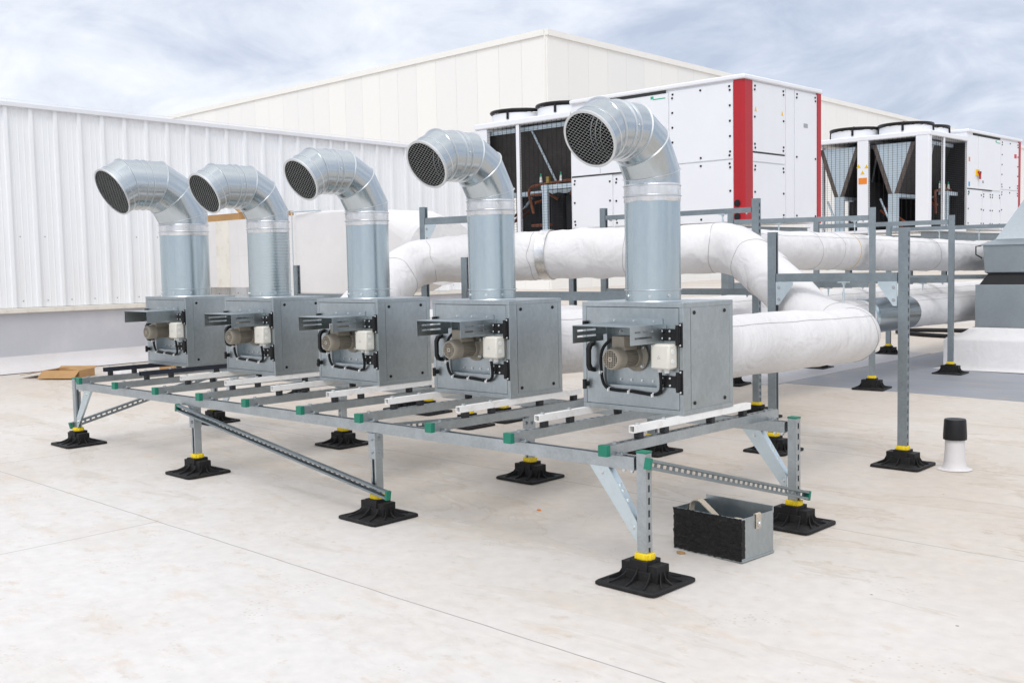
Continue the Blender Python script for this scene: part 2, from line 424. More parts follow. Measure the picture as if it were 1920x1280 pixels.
# grey membrane sheets laid on the roof
def sheet(name, x0, x1, y0, y1, mat, lift):
    mb = MB()
    def ring(z, e): return [V((x, y, rz(x, y) + z)) for x, y in ((x0 - e, y0 - e), (x1 + e, y0 - e), (x1 + e, y1 + e), (x0 - e, y1 + e))]
    mb.rings([ring(.0005, .004), ring(lift, 0)], False); mb.add([tuple(p) for p in ring(lift, 0)], [(0, 1, 2, 3)])
    return tag(mb.build(name, mat), kind='structure')
sheet('grey_membrane_path', -2.72, 3.2, 5.95, 10.4, 'grey_sheet', .004)
sheet('pale_membrane_path', -5.6, -2.73, 5.72, 9.4, 'lilac_sheet', .008)

# ---- white clad wall on the left
XW = -10.55; Y0, Y1 = -7.0, 9.75
def wtop(y): return 3.245 - .0155 * (y - 1.8)
W = thing('clad_wall', (XW, 1.8, rz(XW, 1.8)), 0, 'long white ribbed sheet metal wall behind the fans, with a lilac grey base', 'wall')
def L(o, p): return (p[0] - o.location.x, p[1] - o.location.y, p[2] - o.location.z)
mb = MB(); prof = []
sp = .2935; k0 = int((Y0 - 1.79) / sp) - 1; y = 1.79 + k0 * sp
while y < Y1:
    # standing rib then shallow tray with three fine swages
    prof += [(y - .026, 0), (y - .020, .034), (y + .020, .034), (y + .026, 0)]
    for f in (.27, .5, .73): prof += [(y + sp * f - .008, 0), (y + sp * f - .004, .004), (y + sp * f + .004, .004), (y + sp * f + .008, 0)]
    y += sp
prof = [(a, b) for a, b in prof if Y0 <= a <= Y1]
lo = [L(W, (XW + b, a, .878 - .001 * (a - 1.8))) for a, b in prof]; hi = [L(W, (XW + b, a, wtop(a))) for a, b in prof]
n = len(prof); mb.add(lo + hi, [(i, i + 1, n + i + 1, n + i) for i in range(n - 1)])
mb.build('cladding', 'cladding', W, sharp=20)
mb = MB()
y = 1.79 + k0 * sp
while y < Y1 - .1:
    for z in (.955, 1.72):
        if y > Y0 and (z < 1 or int(y * 3.4) % 5 in (1, 2)): mb.m = 0; mb.cyl(L(W, (XW + .0, y + sp * .38, z)), L(W, (XW + .006, y + sp * .38, z)), .0075, n=8)
    y += sp
mb.build('fastener', 'grey_text', W)
def wbar(name, mat, x0, x1, zlo, zhi, slope=.0155, bev=.006):
    mb = MB(); f = lambda yy, z: z - slope * (yy - 1.8)
    vs = [L(W, p) for p in ((XW + x0, Y0, f(Y0, zlo)), (XW + x1, Y0, f(Y0, zlo)), (XW + x1, Y1, f(Y1, zlo)), (XW + x0, Y1, f(Y1, zlo)), (XW + x0, Y0, f(Y0, zhi)), (XW + x1, Y0, f(Y0, zhi)), (XW + x1, Y1, f(Y1, zhi)), (XW + x0, Y1, f(Y1, zhi)))]
    mb.add(vs, [(0, 3, 2, 1), (4, 5, 6, 7), (0, 1, 5, 4), (1, 2, 6, 5), (2, 3, 7, 6), (3, 0, 4, 7)]); return mb.build(name, mat, W, bevel=bev)
wbar('coping', 'coping', -.30, .062, 3.236, 3.292)
wbar('drip_trim', 'drip', -.05, .065, .815, .874, .001)
wbar('upstand', 'upstand', -.30, .012, .0, .8145, .001, 0)
mb = MB(); pts = [(XW + .0125, .30), (XW + .03, .22), (XW + .09, .155), (XW + .26, .118)]
vs = []
for yy in (Y0, Y1):
    for xx, zz in pts: vs.append(L(W, (xx, yy, zz - .112 + rz(xx, yy) + (.0025 if xx > XW + .2 else .0))))
mb.add(vs, [(i, i + 1, 4 + i + 1, 4 + i) for i in range(3)])
mb.build('base_fillet', 'fillet', W, sharp=60)
mb = MB(); mb.box(-.3, -.06, Y0 - 1.8, Y1 - 1.8 - .004, .0, 3.0); mb.build('wall_core', 'coping', W)
mb = MB()   # thin lightning wire on clips along the coping
ys = [Y0 + i * .59 for i in range(int((Y1 - Y0) / .59))]
mb.tube([L(W, (XW - .05, yy, wtop(yy) + .085 + .008 * (i % 2))) for i, yy in enumerate(ys)], .004, 5)
for i, yy in enumerate(ys): mb.cyl(L(W, (XW - .05, yy, wtop(yy) + .03)), L(W, (XW - .05, yy, wtop(yy) + .095)), .006, n=6)
mb.build('lightning_wire', 'coping', W)

# ---- big cream building behind
BX, BY = -21.78, 24.04
B = thing('warehouse', (BX, BY, rz(BX, BY)), 0, 'big windowless cream panelled building at the back, its corner rising highest', 'building')
mb = MB(); tones = []
ph = lambda d: 9.06 - B.location.z - d
pw = 1.08
def addp(a0, a1, f, slope):
    nb = len(mb.f); g = .004; z0 = -.5
    vs = []
    for off in (0.0, .05):
        for a, z in ((a0 + g, z0), (a1 - g, z0), (a1 - g, ph(slope * a1) - .02), (a0 + g, ph(slope * a0) - .02)): vs.append(f(a, off, z))
    mb.add(vs, [(0, 3, 2, 1), (4, 5, 6, 7), (0, 1, 5, 4), (1, 2, 6, 5), (2, 3, 7, 6), (3, 0, 4, 7)])
    t = random.choice((.05, .25, .5, .75, .95)); tones.extend([t] * (len(mb.f) - nb))
for i in range(40): addp(i * pw, (i + 1) * pw, lambda a, o, z: (-a, -o, z), .0068)
for i in range(62): addp(i * pw, (i + 1) * pw, lambda a, o, z: (o, a, z), .0186)
o = mb.build('wall_panel', 'bigwall', B)
at = o.data.attributes.new('tone', 'FLOAT', 'FACE'); at.data.foreach_set('value', tones)
mb = MB()
mb.add([(0, 0, -.5), (-43.2, 0, -.5), (-43.2, 0, ph(.29) - .02), (0, 0, ph(0) - .02)], [(0, 1, 2, 3)])
mb.add([(0, 0, -.5), (0, 67, -.5), (0, 67, ph(1.24) - .02), (0, 0, ph(0) - .02)], [(3, 2, 1, 0)])
mb.build('panel_backing', 'bigtrim', B)
mb = MB()
def trim(p, q, h=.20, out=.11):
    p, q = V(p), V(q); d = (q - p).normalized(); nrm = V((d.y, -d.x, 0)) if abs(d.x) < .5 else V((0, -1, 0))
    if abs(d.x) < .5: nrm = V((1, 0, 0))
    a = [p - nrm * .3, p + nrm * out, q + nrm * out, q - nrm * .3]
    mb.add([tuple(x + V((0, 0, -h))) for x in a] + [tuple(x) for x in a], [(0, 3, 2, 1), (4, 5, 6, 7), (0, 1, 5, 4), (1, 2, 6, 5), (2, 3, 7, 6), (3, 0, 4, 7)])
trim((-43.2, 0, ph(.29) + .02), (-.02, 0, ph(0) + .02)); trim((0, -.02, ph(0) + .022), (0, 67, ph(1.246) + .022))
mb.build('roof_trim', 'bigtrim', B)

# ================================================================== FAN PLATFORM
PX = [0, -1.66, -3.392, -5.02]; PB = [.005, -1.70, -3.47, -5.14]; PY = 1.176; ZT = .502
F = thing('support_frame', (-2.5, .58, rz(-2.5, .58)), 0, 'low galvanised strut platform with black rubber feet carrying the row of five fans', 'support frame')
def LF(x, y, z): return (x - F.location.x, y - F.location.y, z - F.location.z)
# posts
def post(parent, T, x, y, z0, z1, back, cap=True, mat='strut'):
    mb = MB(); strut(mb, T(x, y, z0), T(x, y, z1), back, .045, .039); o = mb.build('post', mat, parent)
    if cap: endcap(T(x, y, z1), (0, 0, 1), back, .045, .039).build('end_cap', 'green', o, bevel=.0015)
    return o
for i, x in enumerate(PX):
    full = i in (0, 3)
    post(F, LF, x, .0, rz(x, 0) + .09, ZT + .022 if full else ZT - .053, ((1, 0, 0), (0, 1, 0), (0, 1, 0), (-1, 0, 0))[i], full)
    foot(F, x - F.location.x, 0 - F.location.y)
for i, x in enumerate(PB):
    full = i in (0, 3)
    post(F, LF, x, PY, rz(x, PY) + .09, ZT + .022 if full else ZT - .053, ((1, 0, 0), (0, -1, 0), (0, -1, 0), (-1, 0, 0))[i], full)
    foot(F, x - F.location.x, PY - F.location.y)
# long rails (open side up)
for y in (.0, PY):
    mb = MB(); strut(mb, LF(-4.985, y, ZT - .026), LF(-.034, y, ZT - .026), (0, 0, -1), .052, .041)
    mb.build('long_rail', 'strut', F)
# saddles under the rails on middle posts
for xs, y in ((PX[1:3], 0), (PB[1:3], PY)):
    for x in xs:
        mb = MB(); mb.box(-.026, .026, -.029, -.0235, -.13, -.002); mb.box(.0205, .0255, -.023, .023, -.13, -.002); mb.box(-.0255, -.0205, -.023, .023, -.13, -.002); mb.box(-.05, .05, -.023, .023, -.006, -.001)
        for z in (-.03, -.095): mb.hexbolt((0, -.029, z), (0, -1, 0), .008, .009); mb.hexbolt((.0255, 0, z), (1, 0, 0), .008, .009)
        mb.build('saddle', 'strut', F, loc=LF(x, y, ZT - .053))
# fans: right edge of each housing
XS = [-4.280, -3.214, -2.191, -1.167, -.130]; FW, FD, FH = .5635, .396, .4897; FY = .466; ZB = .603
CX = []
for x in XS: CX += [x - FW + .018, x - .018]
for i, x in enumerate(CX):
    mb = MB(); strut(mb, LF(x, -.055, ZT + .0215), LF(x, 1.262, ZT + .0215), (0, 0, 1), .041, .041)
    for yy in (.0, PY):   # clamp plates and bolts where it crosses the long rails
        q = LF(x, yy, ZT); mb.box(q[0] - .045, q[0] + .045, q[1] - .018, q[1] + .018, q[2] + .0005, q[2] + .005) if False else None
        mb.hexbolt((q[0], q[1], q[2] + .042), (0, 0, 1), .008, .008)
        for sx in (-1, 1):
            mb.box(q[0] + sx * .0215, q[0] + sx * .055, q[1] - .017, q[1] + .017, q[2] + .001, q[2] + .006); mb.hexbolt((q[0] + sx * .038, q[1], q[2] + .006), (0, 0, 1), .007, .008)
    cr = mb.build('cross_rail', 'strut', F)
    endcap(LF(x, -.055, ZT + .0215), (0, -1, 0), (0, 0, 1), .041, .041, .022).build('end_cap', 'green', cr, bevel=.0015)
    # painted square tube the fan stands on, on rubber blocks
    mb = MB(); t = .015; z0, z1 = ZB - .031, ZB - .001; y0, y1 = .118, 1.02
    a, b = LF(x - t, y0, z0), LF(x + t, y1, z1)
    for bx in ((a[0], a[0] + .003, a[2], b[2]), (b[0] - .003, b[0], a[2], b[2])): mb.box(bx[0], bx[1], a[1], b[1], bx[2], bx[3])
    mb.box(a[0] + .003, b[0] - .003, a[1], b[1], a[2], a[2] + .003); mb.box(a[0] + .003, b[0] - .003, a[1], b[1], b[2] - .003, b[2])
    for yy in (.155, .34): q = LF(x, yy, ZB - .001); mb.m = 1; mb.hexbolt(q, (0, 0, 1), .008, .010); mb.m = 0
    tb = mb.build('skid_tube', ['navy_tube' if i < 2 else 'white_tube', 'zinc'], F)
    for yy in (.165, .345, .70, .97):
        mb = MB(); q = LF(x, yy, 0); mb.box(q[0] - .016, q[0] + .016, q[1] - .014, q[1] + .014, LF(0, 0, ZT + .0425)[2], LF(0, 0, ZB - .0315)[2]); mb.build('rubber_block', 'block', tb, bevel=.002)
# corner gussets: bright zinc L plates
def gusset(xp, y, sg):
    """strut brace of folded plate between a rail and a post; sg = side of the post it sits on"""
    mb = MB(); z0 = ZT - .0525; xa, xb, xc = xp + sg * .262, xp + sg * .165, xp + sg * .024
    poly = [(xa, z0), (xb, z0), (xc, z0 - .205), (xc, z0 - .29)]
    if sg > 0: poly = poly[::-1]
    fn = lambda a, b, c: LF(a, c, b)
    mb.prism(poly, y - .0185, y - .0155, fn)
    for (a0, b0), (a1, b1), ln in (((xb, z0 - .002), (xc, z0 - .207), .034), ((xa, z0 - .002), (xc, z0 - .288), .012)):
        d = V((a1 - a0, 0, b1 - b0)).normalized(); nr = V((d.z, 0, -d.x)) * .0015
        mb.add([LF(a + sgn * nr.x, yy, b + sgn * nr.z) for yy in (y - .0156, y - .0156 + ln) for sgn in (1, -1) for a, b in ((a0, b0), (a1, b1))],
               [(0, 1, 3, 2), (4, 6, 7, 5), (0, 4, 5, 1), (2, 3, 7, 6), (0, 2, 6, 4), (1, 5, 7, 3)])
    mb.m = 1
    for t in (.10, .9):
        px = (xa * .55 + xb * .45) * (1 - t) + xc * t; pz = (z0) * (1 - t) + (z0 - .255) * t; mb.hexbolt(LF(px, y - .0185, pz), (0, -1, 0), .007, .006)
    for t in (.35, .45, .62):
        px = xb * (1 - t) + xc * t - sg * -.0; pz = z0 * (1 - t) + (z0 - .206) * t; q = LF(px, y - .002, pz); mb.box(q[0] - .004, q[0] + .004, q[1] - .006, q[1] + .006, q[2] - .006, q[2] + .008)
    mb.build('gusset_brace', ['brace', 'zinc'], F)
for y in (0, PY): gusset(0, y, -1); gusset(-5.02, y, 1)
# slotted diagonal braces
def brace(p, q, back, w=.041, d=.024):
    mb = MB(); strut(mb, LF(*p), LF(*q), back, d, w, pitch=.042, sl=.026, sw=.014); o = mb.build('slotted_brace', 'strut_dark', F)
    dz = (V(q) - V(p)).normalized()
    endcap(LF(*p), -dz, back, d, w, .012).build('end_cap', 'green', o); endcap(LF(*q), dz, back, d, w, .012).build('end_cap', 'green', o)
    return o
brace((-3.52, -.046, .435), (-1.53, -.046, .155), (0, 1, 0))
brace((.046, -.03, .487), (.046, 1.225, .150), (-1, 0, 0))
brace((-5.062, -.03, .185), (-5.062, 1.23, .475), (1, 0, 0))
brace((-1.722, .03, .455), (-1.722, 1.15, .40), (-1, 0, 0))
# pairs of bolts under rail ends
for x in (-.05, -.09, -4.94, -4.90):
    for y in (0, PY): mb = MB(); mb.hexbolt(LF(x, y - .01, ZT - .052), (0, 0, -1), .008, .012); mb.build('rail_bolt', 'zinc', F)

# ================================================================== EXHAUST FANS
def slot_plate(mb, y0, y1, z0, z1, x0, x1, slots):
    """plate in the y-z plane with horizontal slots [(ya, yb, zc, half)]"""
    zs = [z0] + [z for s in slots for z in (s[2] - s[3], s[2] + s[3])] + [z1]
    for i in range(0, len(zs), 2): mb.box(x0, x1, y0, y1, zs[i], zs[i + 1])
    for ya, yb, zc, h in slots:
        mb.box(x0, x1, y0, ya, zc - h, zc + h); mb.box(x0, x1, yb, y1, zc - h, zc + h)
def make_fan():
    f = thing('exhaust_fan', (0, 0, ZB), 0, 'x', 'fan')
    w, d, h = FW, FD, FH; X = lambda x: x - w / 2
    # housing: inner box + folded corner frame
    mb = MB(); mb.box(X(.003), X(w - .003), .055, d - .003, .003, h - .003)
    fr = .021
    mb.box(X(0), X(w), 0, .056, h - fr, h); mb.box(X(0), X(w), 0, .056, 0, fr)
    mb.box(X(0), X(fr), 0, .056, fr, h - fr); mb.box(X(w - fr), X(w), 0, .056, fr, h - fr)
    for x0, x1 in ((X(0), X(.004)), (X(w - .004), X(w))):
        mb.box(x0, x1, .056, d, h - fr, h); mb.box(x0, x1, .056, d, 0, fr); mb.box(x0, x1, d - fr * 1.2, d, fr, h - fr)
    mb.box(X(.004), X(w - .004), d - .004, d, 0, h); mb.box(X(.004), X(w - .004), .056, d - .004, h - .003, h); mb.box(X(.004), X(w - .004), .056, d - .004, 0, .0025)
    mb.build('housing', 'sheet', f, bevel=.0015)
    # side panels with black plugs
    for sgn in (1, -1):
        xo = X(w - .0005) if sgn > 0 else X(.0005)
        mb = MB(); mb.box(xo - .004 * (sgn > 0), xo + .004 * (sgn < 0), .0585, d - fr * 1.2 - .0025, fr + .0025, h - fr - .0025)
        sp = mb.build('side_panel', 'sheet', f)
        for y in (.085, d - .07):
            for z in (.048, h - .045): mb = MB(); mb.cyl((xo - .001 * sgn, y, z), (xo + .0035 * sgn, y, z), .0095, .008, n=14); mb.build('plug', 'black', sp)
    # dark sheet standing in for the gap shadow behind the door
    mb = MB(); mb.box(X(fr), X(w - fr), .030, .034, fr, h - fr)
    gk = mb
    # door with square opening, returned flanges
    x0, x1, z0, z1 = X(.144), X(.420), .114, .376
    a0, a1, c0, c1 = X(fr + .0022), X(w - fr - .0022), fr + .0022, h - fr - .0022
    mb = MB()
    mb.box(a0, x0, .001, .004, c0, c1); mb.box(x1, a1, .001, .004, c0, c1); mb.box(x0, x1, .001, .004, c0, z0); mb.box(x0, x1, .001, .004, z1, c1)
    mb.box(x0 - .002, x0, .004, .046, z0, z1); mb.box(x1, x1 + .002, .004, .046, z0, z1); mb.box(x0, x1, .004, .046, z0 - .002, z0); mb.box(x0, x1, .004, .046, z1, z1 + .002)
    door = mb.build('door', 'sheet', f)
    mb = MB()
    mb.box(X(fr), x0 - .003, .008, .012, fr, h - fr); mb.box(x1 + .003, X(w - fr), .008, .012, fr, h - fr); mb.box(x0 - .003, x1 + .003, .008, .012, fr, z0 - .003); mb.box(x0 - .003, x1 + .003, .008, .012, z1 + .003, h - fr)
    mb.build('door_gap_shade', 'gap', door)  # dark strips paint the shadow in the gap round the door
    mb = MB(); mb.box(x0, x1, .046, .050, z0, z1)
    mb.m = 1
    for i in range(4): mb.hexbolt((x0 + .045 + i * .06, .046, z0 + .022), (0, -1, 0), .005, .006); mb.hexbolt((x0 + .045 + i * .06, .046, z1 - .022), (0, -1, 0), .005, .006)
    mb.build('motor_plate', ['sheet', 'zinc'], f)
    # hinges
    for zc in (.350, .145):
        mb = MB(); mb.box(X(.446), X(.535), -.006, .0005, zc - .026, zc + .026)
        mb.box(X(.545), X(.562), -.007, -.0005, zc - .053, zc + .053)
        mb.cyl((X(.540), -.010, zc - .044), (X(.540), -.010, zc + .044), .0085, n=12)
        mb.box(X(.53), X(.556), -.013, -.004, zc - .034, zc + .034)
        mb.m = 1
        for xx, zz in ((.456, .016), (.456, -.016), (.497, .016), (.497, -.016)): mb.cyl((X(xx), -.006, zc + zz), (X(xx), -.010, zc + zz), .0062, .005, n=10)
        for zz in (.044, -.044): mb.cyl((X(.553), -.007, zc + zz), (X(.553), -.011, zc + zz), .0055, .0045, n=10)
        mb.build('hinge', ['black', 'zinc'], f, bevel=.001)
    # bow handle
    mb = MB(); mb.prism([(.0, .166), (-.030, .174), (-.043, .198), (-.043, .278), (-.030, .300), (.0, .310), (.0, .290), (-.020, .284), (-.029, .268), (-.029, .208), (-.020, .192), (.0, .186)][::-1], X(.053), X(.075), lambda a, b, c: (c, a, b))
    mb.build('handle', 'black', f, bevel=.002)
    for z, big in ((.393, 0), (.109, 1)):
        mb = MB()
        if big: mb.cyl((X(.026), .001, z), (X(.026), -.016, z), .013, .011, n=12); mb.box(X(.018), X(.034), -.028, -.016, z - .022, z + .022); mb.cyl((X(.026), -.022, z - .022), (X(.026), -.022, z + .022), .009, n=10)
        else: mb.box(X(.012), X(.036), -.016, .001, z - .009, z + .009); mb.cyl((X(.024), -.016, z), (X(.024), -.022, z), .008, n=10)
        mb.build('latch', 'black', f, bevel=.001)
    # motor
    cx, cz = X(.282), .245
    mb = MB()
    mb.lathe([(.0, .046), (.066, .046), (.068, .043), (.068, .034), (.060, .030), (.050, .022), (.046, .004), (.040, .0), (.040, -.104)], (cx, 0, cz), (0, 1, 0), 32)
    nf = 28   # cooling fins
    for i in range(nf):
        a = 2 * pi * i / nf; mb.M = Matrix.Translation((cx, 0, cz)) @ Matrix.Rotation(a, 4, 'Y'); mb.box(.038, .0455, -.098, .0, -.0013, .0013)
    mb.M = Matrix.Identity(4)
    mb.box(cx - .036, cx + .036, -.092, -.006, cz + .036, cz + .05); mb.box(cx - .034, cx + .034, -.095, -.010, cz + .05, cz + .098)
    mb.m = 1
    for a in (45, 135, 225, 315): mb.hexbolt((cx + .059 * cos(radians(a)), .030, cz + .059 * sin(radians(a))), (0, -1, 0), .007, .012)
    mot = mb.build('motor', ['motor', 'zinc'], f, bevel=.0008)
    mb = MB()   # fan cowl with grid end
    mb.lathe([(.045, -.088), (.0485, -.090), (.0495, -.130), (.0475, -.144), (.0425, -.152), (.0385, -.153), (.0385, -.147)], (cx, 0, cz), (0, 1, 0), 36)
    R = .0385; n = 8; stp = 2 * R / n
    for i in range(1, n):
        p = -R + i * stp; hw = sqrt(R * R - p * p)
        mb.box(cx + p - .0011, cx + p + .0011, -.153, -.150, cz - hw, cz + hw); mb.box(cx - hw, cx + hw, -.1525, -.1497, cz + p - .0011, cz + p + .0011)
    mb.cyl((cx, -.149, cz), (cx, -.154, cz), .012, n=18); mb.m = 1; mb.cyl((cx, -.154, cz), (cx, -.155, cz), .003, n=8); mb.cyl((cx, -.135, cz), (cx, -.1355, cz), .0384, n=24)
    mb.build('motor_cowl', ['motor', 'motor_dark'], mot, sharp=40)
    # rain hood
    def hood(slots, name='rain_hood'):
        mb = MB(); hx0, hx1, yf, zt = X(.138), X(.458), -.236, .394
        mb.box(hx0, hx1, yf, .0, zt, zt + .0022); mb.box(hx0, hx1, -.0022, .0, zt + .0022, zt + .026)
        sl = [(-.205, -.075, zt - .050, .0042), (-.205, -.075, zt - .024, .0042)] if slots else []
        for xx in ((hx0, hx0 + .002), (hx1 - .002, hx1)): slot_plate(mb, yf, -.02, zt - .078, zt, xx[0], xx[1], sl)
        mb.box(hx0, hx0 + .002, -.02, .0, zt - .05, zt)
        mb.box(hx1 - .002, hx1, -.02, .0, zt - .078, zt); mb.box(hx1, hx1 + .018, -.0022, 0, zt - .07, zt + .0)
        mb.m = 1
        for xx in (.19, .30, .41): mb.cyl((X(xx), -.0022, zt + .014), (X(xx), -.006, zt + .014), .005, n=8)
        mb.cyl((hx1 + .009, -.0022, zt - .035), (hx1 + .009, -.006, zt - .035), .005, n=8)
        return mb.build(name, ['sheet', 'zinc'], f)
    hd = hood(True)
    # junction box
    mb = MB(); mb.box(X(.434), X(.533), -.064, .0005, .203, .313); jb = mb.build('junction_box', 'cream', f, bevel=.009)
    mb = MB()
    for z in (.238, .280): mb.cyl((X(.5325), -.036, z), (X(.5345), -.036, z), .012, .011, n=16)
    mb.cyl((X(.462), -.03, .206), (X(.462), -.03, .188), .011, .010, n=12); mb.cyl((X(.498), -.03, .206), (X(.498), -.03, .186), .013, .012, n=6)
    for xx, zz in ((.444, .213), (.524, .213), (.444, .304), (.524, .304)): mb.cyl((X(xx), -.0645, zz), (X(xx), -.0655, zz), .0035, n=8)
    mb.build('cable_gland', 'tie', jb)
    mb = MB(); mb.add([(X(.471), -.0648, .25), (X(.487), -.0648, .25), (X(.479), -.0648, .264)], [(0, 1, 2)]); mb.m = 1; mb.add([(X(.475), -.0652, .2525), (X(.483), -.0652, .2525), (X(.479), -.0652, .2605)], [(0, 1, 2)])
    mb.build('warning_sticker', ['grey_text', 'tie'], jb)
    # cable
    def smooth(ps, k=6):
        out = []; P = [V(p) for p in ps]
        for i in range(len(P) - 1):
            p0, p1, p2, p3 = P[max(i - 1, 0)], P[i], P[i + 1], P[min(i + 2, len(P) - 1)]
            for j in range(k):
                t = j / k; out.append(.5 * ((2 * p1) + (p2 - p0) * t + (2 * p0 - 5 * p1 + 4 * p2 - p3) * t * t + (3 * p1 - p0 - 3 * p2 + p3) * t ** 3))
        return out + [P[-1]]
    mb = MB(); mb.tube(smooth([(X(.25), -.05, .325), (X(.20), -.04, .320), (X(.150), -.028, .290), (X(.126), -.022, .245), (X(.122), -.016, .18), (X(.126), -.012, .130), (X(.150), -.010, .098), (X(.21), -.010, .090), (X(.28), -.010, .091), (X(.35), -.010, .086), (X(.415), -.011, .084), (X(.447), -.014, .100), (X(.459), -.020, .130), (X(.462), -.030, .19)]), .0075, 10)
    cb = mb.build('cable', 'cable', f)
    mb = MB()
    for p in ((.123, -.016, .172), (.165, -.010, .094), (.28, -.010, .091), (.412, -.011, .084)):
        ax = (0, 0, 1) if p[2] > .15 else (1, 0, 0); q = V((X(p[0]), p[1], p[2])); mb.cyl(q - V(ax) * .003, q + V(ax) * .003, .0095, n=10); mb.box(q.x - .004, q.x + .004, q.y - .016, q.y - .006, q.z - .01, q.z + .004)
    mb.build('cable_tie', 'tie', cb)
    return f, hood
def make_duct(f, r, k, zA, gap, spiral=False, k3=1.0, k4=1.0):
    """riser, taped joint, mitred elbow and down-turned outlet with bird mesh on top of a fan"""
    yc = .1715; zA = FH + zA; nseg = 48
    P2 = [(yc, FH + .002), (yc, zA)]
    dirs = [(0, 1)] + [(-sin(radians(a)), cos(radians(a))) for a in (30, 60, 90, 120)]
    for dv, Ls in zip(dirs[1:], (.143, .110, .187 * k3, .104 * k4)): P2.append((P2[-1][0] + dv[0] * Ls * k, P2[-1][1] + dv[1] * Ls * k))
    def ring(c, d0, d1=None, rr=r):
        """mitre ring between directions d0 and d1 in the y-z plane"""
        d1 = d1 or d0; mx = V((0, d0[0] + d1[0], d0[1] + d1[1])).normalized(); q = 1 / max(.2, mx.dot(V((0, *d0))))
        pv = V((0, -mx.z, mx.y)); return [V((0, c[0], c[1])) + V((1, 0, 0)) * rr * cos(2 * pi * j / nseg) + pv * rr * q * sin(2 * pi * j / nseg) for j in range(nseg)]
    def at(z): return (yc, z)
    U = (0, 1)
    def ridge(mb, c, d0, d1=None, hgt=.0058, half=.0034):
        rs = []; d1 = d1 or d0
        for dd, rr in ((-half, r), (-half * .4, r + hgt), (half * .4, r + hgt), (half, r)):
            dv = d0 if dd < 0 else d1; rs.append(ring((c[0] + dv[0] * dd, c[1] + dv[1] * dd), d0, d1, rr))
        mb.rings(rs)
    ft1 = zA - r * .268 - gap; ft0 = ft1 - .078
    mb = MB()
    if spiral:
        prof = []; z = FH + .001
        while z < ft0: prof += [(r, z), (r, z + .0150), (r + .0003, z + .0158), (r + .0003, z + .0164), (r, z + .0172)]; z += .019
        mb.lathe(prof, (0, yc, 0), (0, 0, 1), nseg)
    else: mb.rings([ring(at(FH + .001), U), ring(at(ft0 + .003), U)])
    ris = mb.build('riser_duct', 'spiral' if spiral else 'film', f, sharp=60)
    mb = MB()
    if not spiral: ridge(mb, at(FH + .052), U)
    mb.rings([ring(at(FH), U, rr=r + .004), ring(at(FH + .004), U, rr=r + .002)])
    mb.m = 1
    for a in (-60, -115, -20): mb.hexbolt((r * cos(radians(a)), yc + r * sin(radians(a)), FH + .026), (cos(radians(a)), sin(radians(a)), 0), .006, .006)
    mb.build('riser_bead', ['bead', 'zinc'], ris)
    mb = MB(); rs = []
    for t, e in ((0, .0012), (.03, .002), (.25, .002), (.5, .002), (.75, .002), (.97, .002), (1, .001)):
        rg = ring(at(ft0 + (ft1 - ft0) * t), U, rr=r + e)
        rs.append([p + V((p.x, p.y - yc, 0)).normalized() * .0016 * noise.noise(p * 40 + V((zA * 9, 0, 0))) + V((0, 0, (.006 * noise.noise(p * 14)) if t in (0, 1) else 0)) for p in rg])
    mb.rings(rs)
    ft = mb.build('foil_tape', 'foil', f)
    mb = MB(); ridge(mb, at(ft0 + .026), U, hgt=.0062, half=.0055); ridge(mb, at(ft1 - .006), U, hgt=.006, half=.004); mb.build('joint_bead', 'bead', ft)
    mb = MB(); mb.rings([ring(at(ft1 - .002), U), ring(P2[1], U, dirs[1]), ring(P2[2], dirs[1], dirs[2]), ring(P2[3], dirs[2], dirs[3])])
    # lengthwise lock seam on each gore
    for a_, b_, d_ in ((P2[1], P2[2], dirs[1]), (P2[2], P2[3], dirs[2])):
        w0 = V((0, -d_[1], d_[0])); jx = .93
        mb.tube([V((r * .6, a_[0], a_[1])) - w0 * -r * .8 * 1.0 + V((0, *d_)) * .03, V((r * .6, b_[0], b_[1])) - w0 * -r * .8 + V((0, *d_)) * -.01], .0016, 4) if False else None
    el = mb.build('elbow', 'duct', f, sharp=20)
    mb = MB(); ridge(mb, P2[1], U, dirs[1]); ridge(mb, P2[2], dirs[1], dirs[2]); ridge(mb, P2[3], dirs[2], dirs[3]); mb.build('elbow_seam', 'bead', el)
    mb = MB(); mb.rings([ring(P2[3], dirs[2], dirs[3]), ring(P2[4], dirs[3], dirs[4]), ring(P2[5], dirs[4])])
    # sheet edge at the mouth, then inner skin with its shade painted in
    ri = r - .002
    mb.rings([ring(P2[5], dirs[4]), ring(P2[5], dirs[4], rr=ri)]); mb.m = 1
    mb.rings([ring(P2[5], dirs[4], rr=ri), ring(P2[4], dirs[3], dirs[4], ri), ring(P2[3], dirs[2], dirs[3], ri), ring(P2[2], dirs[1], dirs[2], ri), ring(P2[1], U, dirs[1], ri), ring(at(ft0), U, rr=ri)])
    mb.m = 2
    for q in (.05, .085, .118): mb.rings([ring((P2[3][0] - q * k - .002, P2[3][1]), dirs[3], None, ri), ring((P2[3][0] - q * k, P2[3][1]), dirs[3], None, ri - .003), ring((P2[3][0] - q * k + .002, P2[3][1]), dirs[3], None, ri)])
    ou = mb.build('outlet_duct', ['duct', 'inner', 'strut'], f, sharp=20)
    mb = MB(); ridge(mb, P2[4], dirs[3], dirs[4])
    for q in (.075, .112): ridge(mb, (P2[3][0] - q * k, P2[3][1]), dirs[3])
    ridge(mb, (P2[4][0] + dirs[4][0] * .05 * k, P2[4][1] + dirs[4][1] * .05 * k), dirs[4], None, .003, .003)
    d4 = dirs[4]; e = P2[5]
    rs = []
